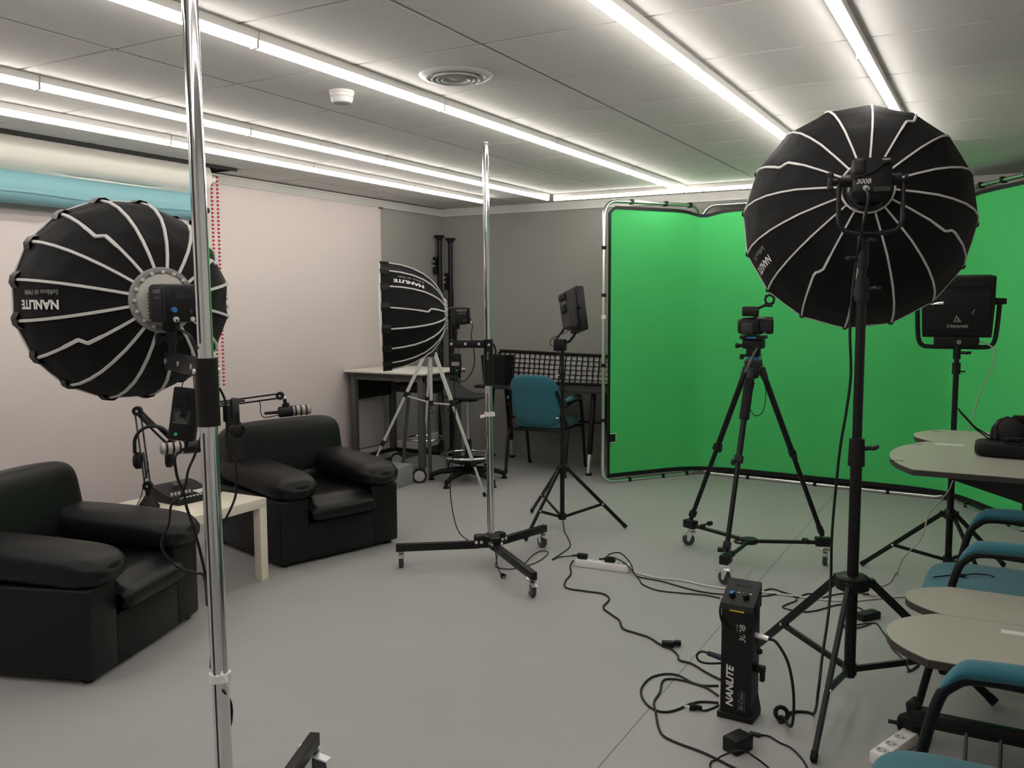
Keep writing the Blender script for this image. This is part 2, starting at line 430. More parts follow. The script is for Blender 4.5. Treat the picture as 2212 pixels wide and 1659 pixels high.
t = thing('pull_chain', 'looped red and white bead chain hanging beside the paper rolls', 'chain', (-4.80, 4.47, 2.34))
part('sprocket', MB().cyl((-4.80, 4.42, 2.345), (-4.80, 4.49, 2.345), .03), 'white_plastic', t)
br = MB(); bw = MB()
for s, y in ((0, 4.452), (1, 4.484)):
    z = 2.36; k = 0
    while z > .91:
        (br if k % 2 == 0 else bw).se((-4.79 + .02 * s, y, z), (.0105, .0105, .0085) if k % 2 == 0 else (.0085, .0085, .007), 1, 1, None, 6, 4); z -= .0135; k += 1
part('red_beads', br, 'red_plastic', t)
part('white_beads', bw, 'white_plastic', t)
part('cord', MB().tube([(-4.79, 4.452, 2.36), (-4.79, 4.452, .91), (-4.77, 4.484, .91), (-4.77, 4.484, 2.36)], .003, 6), 'white_plastic', t)

# ================================================================ green screen
GB = [V(-2.835, 6.69, 0), V(-2.27, 7.50, 0), V(-.275, 7.36, 0), V(.22, 6.49, 0)]
GH = 2.305
t = thing('green_screen', 'large folding green screen with tubular metal frame and black edging', 'green screen', (GB[1] + GB[2]) / 2)
FR = .016
for i in range(3):
    a, c = GB[i], GB[i + 1]; d = (c - a).normalized(); ins = .012
    a2 = a + d * ins; c2 = c - d * ins; R_ = .11; pts = []
    for (base, sx, z0, cz, st) in ((a2, 1, GH, -1, 0), (c2, -1, GH, -1, 1)):
        pass
    def arc(cn, ux, uz, a0, a1): return [cn + ux * (R_ * math.cos(q)) + V(0, 0, 1) * (R_ * math.sin(q)) for q in [a0 + (a1 - a0) * k / 6 for k in range(7)]]
    pts += arc(a2 + d * R_ + V(0, 0, GH - R_), d, 1, PI, PI / 2)
    pts += arc(c2 - d * R_ + V(0, 0, GH - R_), d, 1, PI / 2, 0)
    pts += arc(c2 - d * R_ + V(0, 0, FR + R_), d, 1, 0, -PI / 2)
    pts += arc(a2 + d * R_ + V(0, 0, FR + R_), d, 1, -PI / 2, -PI)
    f = part('frame_tube', MB().tube(pts, FR, 10, closed=True), 'alu_bright', t)
    L = (c2 - a2).length
    for side, q in ((0, a2), (1, c2)):
        if (i, side) in ((0, 0), (2, 1)):
            for z in (1.93, 1.55, .98, .53):
                part('clip', MB().cyl(q + V(0, 0, z - .014), q + V(0, 0, z + .014), .021, None, 12), 'black_plastic', f)
            part('joint', MB().cyl(q + V(0, 0, 1.36), q + V(0, 0, 1.39), .0185, None, 12), 'white_plastic', f)
    for u in (.27, .62, .88) if i == 0 else (.22, .5, .78):
        q = a2 + d * (L * u)
        part('clip', MB().bar(q - d * .012 + V(0, 0, GH), q + d * .012 + V(0, 0, GH), .04, .042), 'black_plastic', f)
        part('clip', MB().bar(q - d * .012 + V(0, 0, FR), q + d * .012 + V(0, 0, FR), .036, .034), 'black_plastic', f)
# cloth stretched inside the frame, running on round both bends; inner offset so that it clears the tubes
def inward(P, Q):
    d = (Q - P).normalized(); n = V(d.y, -d.x, 0); return d, n
path = []
for i in range(3):
    d, n = inward(GB[i], GB[i + 1]); L = (GB[i + 1] - GB[i]).length
    s0 = .036 if i == 0 else .13; s1 = L - .036 if i == 2 else L - .13
    path.append(GB[i] + d * s0 + n * .022); 
    for u in (.25, .5, .75): path.append(GB[i] + d * (s0 + (s1 - s0) * u) + n * .022)
    path.append(GB[i] + d * s1 + n * .022)
    if i < 2:
        d2, n2 = inward(GB[i + 1], GB[i + 2]); path.append(GB[i + 1] + (n + n2) * .030)
pth = smoothpts(path, 5)
cum = [0]
for k in range(1, len(pth)): cum.append(cum[-1] + (pth[k] - pth[k - 1]).length)
tot = cum[-1]
LD = [0, (GB[1] - GB[0]).length, (GB[1] - GB[0]).length + (GB[2] - GB[1]).length]
def zt(s):   # the top edge dips a little at the bends and at the corners
    z = GH - .040
    for bnd in (LD[1] - .05, LD[2] - .08): z -= .035 * math.exp(-((s - bnd) / .13) ** 2)
    return z
def zb(s):
    z = .052
    for bnd in (LD[1] - .05, LD[2] - .08): z -= .012 * math.exp(-((s - bnd) / .2) ** 2)
    return z
def zcorner(s):
    e = min(s, tot - s); return max(0.0, .06 - e)
def strip(lo, hi, nv, off):
    b = MB(); vs = []; fs = []; n = len(pth)
    for j in range(nv + 1):
        for k in range(n):
            a, c = pth[max(k - 1, 0)], pth[min(k + 1, n - 1)]; d = (c - a).normalized(); nn = V(d.y, -d.x, 0)
            s = cum[k]; z = lo(s) + (hi(s) - lo(s)) * j / nv
            vs.append(pth[k] + nn * (off + .003 * math.sin(s * 3 + z * 2)) + V(0, 0, z))
    for j in range(nv):
        for k in range(n - 1): fs.append((j * n + k, j * n + k + 1, (j + 1) * n + k + 1, (j + 1) * n + k))
    return b.add(vs, fs)
part('cloth', strip(zb, lambda s: zt(s) - zcorner(s), 12, 0), 'green_cloth', t)
eb = strip(lambda s: zt(s) - .027 - zcorner(s), lambda s: zt(s) - zcorner(s), 1, .004)
eb2 = strip(zb, lambda s: zb(s) + .034, 1, .004); eb.add(eb2.v, eb2.f)
for k0, k1 in ((0, 1), (len(pth) - 1, len(pth) - 2)):
    d = (pth[k1] - pth[k0]).normalized(); nn = V(d.y, -d.x, 0) * (1 if k0 == 0 else -1)
    o_ = pth[k0] + nn * .005
    eb.add([o_ + V(0, 0, .06), o_ + d * .026 + V(0, 0, .06), o_ + d * .026 + V(0, 0, GH - .10), o_ + V(0, 0, GH - .10)], [(0, 1, 2, 3)])
part('edging', eb, 'black_plastic', t)
d, n = inward(GB[0], GB[1]); q = GB[0] + d * .085 + n * .032
part('size_tag', MB().bar(q + V(0, 0, .35), q + V(0, 0, .415), .055, .004, n), 'black_plastic', t)
part('tag_border', MB().bar(q + V(0, 0, .343) - n * .001 + d * .006, q + V(0, 0, .422) - n * .001 + d * .006, .055, .003, n), 'white_plastic', t)
# lower feet under the bends
for i in (1, 2):
    d, n = inward(GB[i - 1], GB[i])
    part('hinge', MB().cyl(GB[i] + V(0, 0, .05), GB[i] + V(0, 0, .5), .012, None, 10), 'alu_bright', t)
# ================================================================ softboxes
def softbox(name, label, hub, axis, up, R, depth, nr, text, kinks, hub_clear, roll=0.0, tabs=True, tscale=1.0, group='softboxes', r_in=.29):
    """deep parabolic softbox: hub ring at the origin, mouth at z = depth along axis"""
    T = frame(hub, axis, up) @ Matrix.Rotation(roll, 4, 'Z')
    t = thing(name, label, 'softbox', hub, 0, group)
    zs = [0, .045, .11, .21, .33, .50, .68, .86, 1.0]; rr = [r_in, r_in * .5 + .275, .545, .675, .785, .885, .95, .985, 1.0]
    def prof(u):
        u = max(0, min(1, u)); 
        for i in range(8):
            if u <= (i + 1) / 8 + 1e-9:
                f = u * 8 - i; return R * (rr[i] + (rr[i + 1] - rr[i]) * f), depth * (zs[i] + (zs[i + 1] - zs[i]) * f)
    def surf(th, u, out=0.0):
        r, z = prof(u); st = 2 * PI / nr; m = (math.floor(th / st) + .5) * st
        k = math.cos(st / 2) / math.cos(th - m)
        k = k * .93 + .07 * 1 if u > .93 else k
        r1, z1 = prof(min(u + .02, 1)); r0, z0 = prof(max(u - .02, 0)); nr_, nz = (z1 - z0), -(r1 - r0); l = math.hypot(nr_, nz) or 1
        return T @ Vector(((r * k + out * nr_ / l) * math.cos(th), (r * k + out * nr_ / l) * math.sin(th), z + out * nz / l))
    sub = 4; nu = nr * sub; nv = 24
    b = MB()
    def fn(a, v):
        th = 2 * PI * a; ph = (a * nr) % 1.0; sag = math.sin(PI * ph)
        wr = .0025 * sag * math.sin(v * 23 + a * 71) * (1 if v > .2 else 0)
        return surf(th + 1e-5, v, wr - .004 * sag * math.sin(PI * min(1, v * 1.1)))
    b.grid(fn, nu, nv, True); shell = part('shell', b, 'softbox_fabric', t, sharp=60)
    rim = part('rim_tape', MB().tube([surf(2 * PI * k / nu + 1e-5, 1.0, .001) for k in range(nu)], .0032, 6, closed=True), 'rib_tape', shell)
    for k in range(nr):
        th0 = 2 * PI * k / nr; pts = []
        top = .90 if tabs else 1.0
        for i in range(37):
            u = top * i / 36; j = 0.0
            if k in kinks:
                c = (u - .50) / .055; j = (1 if k % 8 < 4 else -1) * (-.019 if tabs else -.024) * max(0, min(1, (u - .40) / .055)) * max(0, (1 - u) / .55) ** 1.2
            r, z = prof(u); pts.append((u, th0 + j / r))
        b = MB(); vs = []; fs = []; hw = .0042 if tabs else .0040
        for u, th in pts:
            r, z = prof(u); w_ = hw / r * (1.25 if k in kinks and .3 < u < .6 else 1.0)
            vs += [surf(th - w_, u, -.001), surf(th - w_ * .8, u, .0042), surf(th + w_ * .8, u, .0042), surf(th + w_, u, -.001)]
        for i in range(len(pts) - 1):
            for q in range(3): fs.append((i * 4 + q, i * 4 + q + 1, i * 4 + q + 5, i * 4 + q + 4))
        b.add(vs, fs); part('rib', b, 'rib_tape', shell)
        b = MB(); wl = .024 / R if tabs else .012 / R
        us = (.875, .94, 1.0, 1.0) if tabs else (.965, .985, 1.0, 1.0)
        vs = []; fs = []
        for q, u in enumerate(us):
            o_ = .010 if q < 3 else -.004
            for a in (-wl, -wl * .4, wl * .4, wl): vs.append(surf(th0 + a, u, o_ if abs(a) < wl else .002))
        for q in range(3):
            for i in range(3): fs.append((q * 4 + i, q * 4 + i + 1, q * 4 + i + 5, q * 4 + i + 4))
        b.add(vs, fs); part('rib_pocket', b, 'black_plastic', shell)
    part('front_diffuser', MB().lathe([(R * .985, depth * .995), (R * .7, depth * 1.02), (R * .3, depth * 1.035), (.0001, depth * 1.04)], T, nr * 2, False), 'diffuser', t)
    r0 = R * r_in
    ring = part('mount_ring', MB().lathe([(r0 * 1.02, .012), (r0 * 1.04, -.004), (r0 * 1.01, -.012), (r0 * .92, -.013), (r0 * .86, -.010), (r0 * .84, .0), (r0 * .9, .02)], T, 48, False),
                'ring_clear' if hub_clear else 'black_metal', t)
    if hub_clear:
        b = MB()
        for k in range(nr):
            a = 2 * PI * (k + .5) / nr; b.box((r0 * .89 * math.cos(a), r0 * .89 * math.sin(a), -.014), (.008, .008, .007), T)
        part('latches', b, 'rib_tape', ring)
        part('back_disc', MB().lathe([(r0 * .85, -.006), (r0 * .80, -.012), (r0 * .5, -.018), (.0001, -.020)], T, 40, False), 'disc_cream', t)
    else:
        part('ring_edge', MB().torus(T @ Matrix.Translation((0, 0, -.012)), r0 * 1.06, .0045, 40, 6), 'rib_tape', ring)
        part('back_disc', MB().lathe([(r0 * .86, -.004), (r0 * .5, -.008), (.0001, -.010)], T, 40, False), 'black_metal', t)
    st = 2 * PI / nr
    for (pk, lines) in text:
        mid = (pk + .5) * st
        for (s_, size, u0, u1, voff, m_, bold) in lines:
            vs, fs = text_shape(s_, size, .0, bold, 'LEFT'); mx = max(v.x for v in vs)
            b = MB(); out = []
            for v in vs:
                u = u0 + (u1 - u0) * v.x / mx; r, z = prof(u); out.append(surf(mid - (v.y + voff) / r, u, .0022 - .004 * 0))
            b.add(out, fs); part('lettering', b, m_, shell, smooth=False)
    return t, T
def rod(b, pts, r=.01): return b.tube(pts, r, 8)

NAN = lambda sc: [('NANLITE', .033 * sc, .50, .83, .010 * sc, 'print_white', .0014), ('Softbox 60 PMM', .019 * sc, .50, .78, -.022 * sc, 'print_grey', .0003)]
# ---- left softbox over the armchairs
H1 = V(-1.954, 1.632, 1.511)
softbox('softbox', 'black ribbed softbox over the near armchair, hung from the front chrome pole', H1, (-.935, .352, .004), (0, 0, 1), .289, .335, 16,
        [(15, NAN(1.0)), (7, NAN(1.0))], (2, 6, 10, 14), True, roll=PI / 16)
# ---- middle softbox seen from the side
H2 = V(-2.722, 4.174, 1.431)
softbox('softbox', 'black ribbed softbox seen side-on above the white-topped workbench', H2, (-.800, -.600, -.017), (0, 0, 1), .298, .345, 16,
        [(1, NAN(1.0)), (9, NAN(1.0))], (0, 4, 8, 12), True, roll=PI / 16 * .9)
# ---- big softbox on the right
H3 = V(-.455, 3.560, 1.915)
softbox('softbox', 'biggest black softbox, on the tall black stand in front of the green screen', H3, (-.210, .964, -.164), (0, 0, 1), .457, .46, 16,
        [(14, [('NANLITE', .044, .62, .90, .010, 'print_white', .0015), ('Softbox 90', .028, .62, .84, -.040, 'print_grey', .0004)])], (1, 5, 9, 13), False, roll=PI / 16 * .4, tabs=False, r_in=.195)

# ================================================================ lamp heads
def head_small(label, hub, axis, up, txt, side):
    """compact black LED monolight: boxy body behind the softbox hub"""
    T = frame(hub, axis, up); t = thing('studio_light', label, 'studio light', hub)
    o = part('body', MB().box((0, -.008, -.078), (.092, .098, .104), T, .012, 3), 'black_plastic', t)
    part('rear_panel', MB().box((0, -.008, -.136), (.088, .094, .014), T, .006), 'black_metal', t)
    part('front_collar', MB().lathe([(.030, -.03), (.034, -.022), (.034, -.014), (.030, -.012)], T, 28), 'black_metal', t)
    for s in (-1, 1):
        b = MB()
        for k in range(9): b.box((s * .0465, .016 - .009 * k, -.045), (.0012, .0035, .03), T)
        part('cooling_slots', b, 'dark_grey', t)
    part('screen', MB().box((0, .012, -.1437), (.040, .020, .002), T), 'glass_dark', t)
    part('dial', MB().cyl(T @ V(.022, -.024, -.143), T @ V(.022, -.024, -.153), .0075, .0065, 16), 'blue_knob', t)
    part('dial', MB().cyl(T @ V(-.02, -.028, -.143), T @ V(-.02, -.028, -.149), .006, None, 14), 'dark_grey', t)
    part('power_socket', MB().cyl(T @ V(.018, -.048, -.139), T @ V(.018, -.048, -.150), .007, None, 14), 'zinc', t)
    part('power_socket', MB().cyl(T @ V(-.025, -.048, -.139), T @ V(-.025, -.048, -.147), .006, None, 14), 'zinc', t)
    for (s_, sz, dx, dy, m_, bo) in txt:
        Ts = T @ Matrix.Translation((side * .0462, dy, -.090 + dx)) @ Matrix.Rotation(PI / 2 * side, 4, 'Y')
        letter(s_, sz, Ts, m_, t, .15, bo)
    # mounting yoke below the body
    b = MB(); b.box((0, -.066, -.06), (.03, .03, .05), T, .004); b.cyl(T @ V(0, -.075, -.06), T @ V(0, -.115, -.06), .013, None, 14)
    part('mount', b, 'black_metal', t)
    b = MB(); b.bar(T @ V(.03, -.100, -.06), T @ V(-.03, -.100, -.06), .012, .012); b.box((.035, -.100, -.06), (.014, .03, .012), T, .003)
    part('clamp_lever', b, 'black_metal', t)
    return t, T
_, TH1 = head_small('black LED light head behind the front chrome pole, with blue dial', H1, (-.935, .352, .004), (0, 0, 1), [('NANLITE', .013, -.004, .022, 'print_grey', .0004), ('FORZA 60', .009, -.004, .006, 'print_grey', 0)], 1)
_, TH2 = head_small('black LED light head on the arm of the middle wheeled stand', H2, (-.800, -.600, -.017), (0, 0, 1), [('NANLITE', .014, -.004, .022, 'print_grey', .0006), ('FORZA 60', .009, -.004, .006, 'print_grey', 0), ('60W', .010, -.022, -.032, 'print_grey', 0)], 1)

# big head on the right: rounded black head with side knobs and a yoke
def head_big():
    T = frame(H3 - V(0, 0, .016), (-.210, .964, -.12), (0, 0, 1)); t = thing('studio_light', 'large black LED light head with side knobs behind the biggest softbox', 'studio light', H3)
    part('body', MB().box((0, .010, -.125), (.132, .126, .140), T, .022, 3), 'black_plastic', t)
    b = MB(); poly = [(-.075, .080), (.075, .080), (.075, .060), (.045, .055), (.0, .020), (-.075, -.005)]
    b.prism([(-x * .86, y * .86 + .006) for x, y in poly], .012, T @ Matrix.Translation((0, 0, -.205))); part('rear_cowl', b, 'black_metal', t)
    part('rear_handle', MB().se((.043, .045, -.165), (.026, .034, .046), .45, .45, T, 24, 14), 'black_plastic', t)
    part('front_barrel', MB().lathe([(.066, -.06), (.074, -.050), (.077, -.022), (.070, -.010)], T, 36), 'black_gloss', t)
    b = MB()
    for s in (-1, 1):
        b.cyl(T @ V(s * .060, .012, -.135), T @ V(s * .100, .012, -.135), .021, None, 20)
    part('yoke_pivot', b, 'black_metal', t)
    for s in (-1, 1):
        b = MB()
        if s > 0:
            b.cyl(T @ V(.112, .012, -.135), T @ V(.128, .012, -.135), .012); b.box((.136, .012, -.135), (.016, .066, .018), T, .004); b.box((.136, .036, -.135), (.022, .018, .020), T, .004); b.box((.136, -.012, -.135), (.022, .018, .020), T, .004)
        else: b.cyl(T @ V(-.112, .012, -.135), T @ V(-.122, .012, -.135), .017)
        part('tilt_knob', b, 'black_plastic', t)
    y = MB(); pts = [T @ V(.106, .012, -.135)]
    for (x, yy) in ((.106, -.09), (.104, -.135), (.085, -.165), (.04, -.176), (0, -.178), (-.04, -.176), (-.085, -.165), (-.104, -.135), (-.106, -.09), (-.106, .012)): pts.append(T @ V(x, yy, -.135))
    y.tube(smoothpts(pts, 4), .0085, 8); part('yoke', y, 'black_metal', t)
    TT = T @ Matrix.Translation((.030, -.006, -.1956)) @ Matrix.Rotation(PI, 4, 'Y')
    letter('300B', .024, TT, 'print_white', t, .25, .0)
    letter('Forza', .011, T @ Matrix.Translation((.040, .012, -.1956)) @ Matrix.Rotation(PI, 4, 'Y'), 'print_grey', t, .25)
    part('rating_plate', MB().box((-.030, -.034, -.1955), (.055, .016, .001), T), 'dark_grey', t)
    part('connector', MB().cyl(T @ V(.022, -.028, -.193), T @ V(.020, -.040, -.225), .0105, .009, 16), 'zinc', t)
    part('badge', MB().box((-.042, .067, -.2055), (.026, .007, .001), T), 'print_grey', t)
    return T
TH3 = head_big()

# ================================================================ stands
def light_stand(name, label, c, tips, zc, zb, segs, m='black_metal', legw=(.024, .012), collar=None, group='tripod light stands', brace_at=.60, capr=.03):
    c = Vector(c); t = thing(name, label, 'light stand', (c.x, c.y, 0), 0, group)
    for (z0, z1, r) in segs:
        part('column', MB().cyl((c.x, c.y, z0), (c.x, c.y, z1), r, None, 18), m, t)
    b = MB().lathe([(.0001, zc + .02), (capr * .8, zc + .02), (capr, zc + .012), (capr, zc - .03), (capr * .8, zc - .036), (.0001, zc - .036)], at(c.x, c.y, 0), 20, False)
    for q in tips:
        d = (Vector((q[0], q[1], 0)) - V(c.x, c.y, 0)).normalized(); b.box((0, 0, 0), (.03, .04, .03), frame(V(c.x, c.y, zc - .01) + d * capr, (0, 0, 1), d))
    part('leg_collar', b, m, t)
    b = MB().lathe([(.026, zb + .02), (.026, zb - .02)], at(c.x, c.y, 0), 18)
    part('brace_collar', b, m, t)
    for q in tips:
        q = Vector((q[0], q[1], .012)); d = (V(q.x, q.y, 0) - V(c.x, c.y, 0)).normalized()
        top = V(c.x, c.y, zc - .012) + d * (capr + .012)
        l = part('leg', MB().bar(top, q, legw[0], legw[1], d.cross(V(0, 0, 1)), .002), m, t)
        part('foot_cap', MB().bar(q + (q - top).normalized() * -.03, q + (q - top).normalized() * .004, legw[0] * 1.15, legw[1] * 1.25, d.cross(V(0, 0, 1)), .004), 'rubber', l)
        mid = top.lerp(q, brace_at)
        part('brace', MB().bar(V(c.x, c.y, zb) + d * .02, mid, legw[0] * .75, legw[1] * .8, d.cross(V(0, 0, 1)), .001), m, t)
        part('rivet', MB().cyl(mid - d.cross(V(0, 0, 1)) * .012, mid + d.cross(V(0, 0, 1)) * .012, .006, None, 10), 'zinc', l)
    return t
def knob(root, p, d, m='black_plastic', s=1.0):
    p = Vector(p); d = Vector(d).normalized(); b = MB().cyl(p, p + d * .022 * s, .007 * s); T = frame(p + d * .032 * s, d)
    b.box((0, 0, 0), (.05 * s, .014 * s, .018 * s), T, .005); part('knob', b, m, root)
# ---- tall stand of the big softbox
c3 = V(-.445, 3.43, 0)
st = light_stand('light_stand', 'tall black tripod stand carrying the biggest softbox', c3, [(-.478, 2.90), (.035, 3.66), (-.88, 3.745)], .47, .13,
                 [(.10, .985, .0205), (.94, 1.52, .0170), (1.48, 1.70, .0145)], legw=(.030, .016), capr=.060, brace_at=.62)
part('clamp_collar', MB().cyl((c3.x, c3.y, .90), (c3.x, c3.y, 1.00), .030, .027, 20), 'black_plastic', st)
knob(st, (c3.x + .028, c3.y, .965), (1, -.1, .2), 'black_plastic', 1.1)
part('clamp_collar', MB().cyl((c3.x, c3.y, 1.50), (c3.x, c3.y, 1.58), .026, .024, 20), 'black_plastic', st)
knob(st, (c3.x + .024, c3.y, 1.545), (1, -.3, .1), 'dark_grey', .9)
part('head_socket', MB().cyl((c3.x, c3.y, 1.62), (c3.x, c3.y, 1.745), .021, None, 18), 'black_metal', st)
knob(st, (c3.x - .02, c3.y, 1.655), (-1, -.3, 0), 'dark_grey', .9)
knob(st, (c3.x + .012, c3.y - .012, 1.715), (.9, -.4, .1), 'dark_grey', .8)
# ---- black stand of the small panel
c6 = V(-2.515, 5.27, 0)
light_stand('light_stand', 'black tripod stand carrying the small LED panel near the teal chair', c6, [(-2.126, 5.434), (-2.883, 5.532), (-2.565, 4.839)], .405, .075,
            [(.055, .75, .0155), (.72, 1.02, .0125), (1.0, 1.21, .0105)], capr=.028)
st6 = bpy.data.objects['light_stand.001']
for z, r in ((.735, .021), (1.02, .020)):
    part('clamp_collar', MB().cyl((c6.x, c6.y, z - .025), (c6.x, c6.y, z + .025), r, None, 16), 'black_plastic', st6)
    knob(st6, (c6.x - .018, c6.y - .01, z), (-1, -.5, 0), 'zinc', .55)
# ---- stand of the branded panel
c4 = V(-.20, 5.27, 0)
light_stand('light_stand', 'black tripod stand carrying the large LED panel in front of the green screen corner', c4, [(-.64, 5.275), (.07, 5.63), (.02, 4.88)], .36, .10,
            [(.08, .72, .0175), (.68, 1.14, .0145), (1.10, 1.21, .0125)], capr=.03)
st4 = bpy.data.objects['light_stand.002']
part('clamp_collar', MB().cyl((c4.x, c4.y, 1.11), (c4.x, c4.y, 1.17), .021, None, 16), 'black_plastic', st4)
knob(st4, (c4.x + .018, c4.y - .005, 1.125), (1, -.4, .05), 'black_plastic', .6)
part('head_socket', MB().cyl((c4.x, c4.y, 1.19), (c4.x, c4.y, 1.29), .019, None, 16), 'black_metal', st4)
knob(st4, (c4.x + .018, c4.y - .005, 1.225), (1, -.4, 0), 'black_plastic', 1.1)

# ---- LED panel with barn marks (right)
t = thing('led_panel', 'large black LED panel light in a U-shaped yoke beside the green screen corner', 'studio light', (c4.x, c4.y, 1.30))
nF = V(.05, -1, .05); TP = frame((c4.x - .005, c4.y - .01, 1.475), (.10, -1, -.10), (0, 0, 1))     # local z towards the viewer: the back of the lamp
b = MB(); b.prism([(-.165, -.150), (.165, -.150), (.172, .0), (.172, .150), (-.172, .150), (-.172, .0)], .085, TP @ Matrix.Translation((0, 0, -.06)), 0, 0); b.box((0, .115, -.02), (.34, .08, .12), TP, .02)
part('body', b, 'black_plastic', t)
b = MB(); b.box((0, -.02, .03), (.30, .22, .02), TP, .008); part('back_cover', b, 'black_metal', t)
b = MB()
for k in range(10): b.box((-.10 + .022 * k, .112, .042), (.014, .004, .004), TP)
part('vents', b, 'dark_grey', t)
part('front_lens', MB().box((0, 0, -.066), (.30, .26, .012), TP, .003), 'diffuser', t)
y = MB(); pts = [(-.195, .02), (-.19, -.10), (-.182, -.18), (-.165, -.212), (-.13, -.222), (0, -.222), (.13, -.222), (.165, -.212), (.182, -.18), (.19, -.10), (.195, .02)]
y.tube(smoothpts([TP @ V(x, yy, 0) for x, yy in pts], 4), .012, 8); part('yoke', y, 'black_metal', t)
part('yoke_bar', MB().box((0, -.158, .0), (.33, .022, .03), TP, .004), 'black_metal', t)
part('power_box', MB().box((0, -.192, .005), (.215, .055, .05), TP, .005), 'black_plastic', t)
for s in (-1, 1):
    part('tilt_knob', MB().cyl(TP @ V(s * .168, .02, 0), TP @ V(s * .225, .02, 0), .019, .015, 16), 'black_plastic', t)
part('knob_ring', MB().tube([TP @ V(.085 + .016 * math.cos(a), -.035 + .016 * math.sin(a), .0415) for a in [PI * .6 + k * .2 for k in range(11)]], .0025, 6), 'print_grey', t)
part('lever', MB().tube([TP @ V(-.13, .01, .045), TP @ V(-.095, .016, .055), TP @ V(-.07, .018, .06)], [.004, .008, .009], 8), 'zinc', t)
letter('Litepanels', .025, TP @ Matrix.Translation((0, -.105, .0405)), 'print_grey', t, .12, .0008)
b = MB()
tri = [(-.019, -.016), (.019, -.016), (-.007, .021)]; tri2 = [(-.012, -.011), (.008, -.011), (-.005, .008)]
b.add([(x, yy - .068, .0408) for x, yy in tri] + [(x, yy - .068, .0408) for x, yy in tri2], [(0, 1, 4, 3), (1, 2, 5, 4), (2, 0, 3, 5)], TP)
b.box((.002, -.076, .0408), (.005, .012, .0004), TP); part('emblem', b, 'print_grey', t, smooth=False)
part('emblem', MB().cyl(TP @ V(.012, -.192, .030), TP @ V(.012, -.192, .0315), .012, None, 20), 'print_grey', t)

# ---- small LED panel on the thin stand, turned to the right
q6 = V(c6.x, c6.y, 0)
t = thing('led_panel', 'small tilted black LED panel in its yoke, beside the green screen frame', 'studio light', (c6.x, c6.y, 1.20))
TQ = frame((c6.x + .055, c6.y + .03, 1.445), (-.62, -.78, -.02), V(-.22, .10, 1))
b = MB(); b.box((0, 0, -.035), (.155, .290, .060), TQ, .008); part('front_frame', b, 'black_metal', t)
b = MB(); b.prism([(-.062, -.125), (.062, -.125), (.066, .0), (.066, .128), (-.066, .128), (-.066, .0)], .065, TQ @ Matrix.Translation((0, 0, -.01)), 0, .10); part('body', b, 'dark_grey', t)
b = MB(); b.box((0, .085, .060), (.09, .035, .02), TQ, .005); b.box((0, .01, .060), (.06, .05, .025), TQ, .006); part('rear_handle', b, 'black_plastic', t)
part('display', MB().box((0, .047, .0555), (.07, .028, .003), TQ), 'grey_steel', t)
part('front_lens', MB().box((0, 0, -.066), (.13, .26, .006), TQ, .002), 'diffuser', t)
y = MB(); y.tube(smoothpts([TQ @ V(-.09, .0, -.01), TQ @ V(-.09, -.09, .02), V(c6.x - .03, c6.y - .03, 1.255), V(c6.x, c6.y, 1.235), V(c6.x + .05, c6.y + .02, 1.25), TQ @ V(.09, -.10, .0), TQ @ V(.09, .0, -.01)], 4), .009, 8); part('yoke', y, 'black_metal', t)
part('stand_socket', MB().box((c6.x - .012, c6.y - .010, 1.218), (.075, .055, .078), None, .006), 'black_metal', t)
for s in (-1, 1): part('tilt_knob', MB().cyl(TQ @ V(s * .07, 0, -.012), TQ @ V(s * .115, 0, -.012), .014, None, 14), 'zinc' if s < 0 else 'black_plastic', t)
part('mains_lead', MB().tube(smoothpts([TQ @ V(.055, -.02, .05), TQ @ V(.08, -.05, .06), TQ @ V(.075, -.13, .05), V(c6.x - .055, c6.y - .04, 1.26), V(c6.x - .06, c6.y - .05, 1.22), V(c6.x - .03, c6.y - .03, 1.20)], 5), .003, 6), 'cable_black', t)

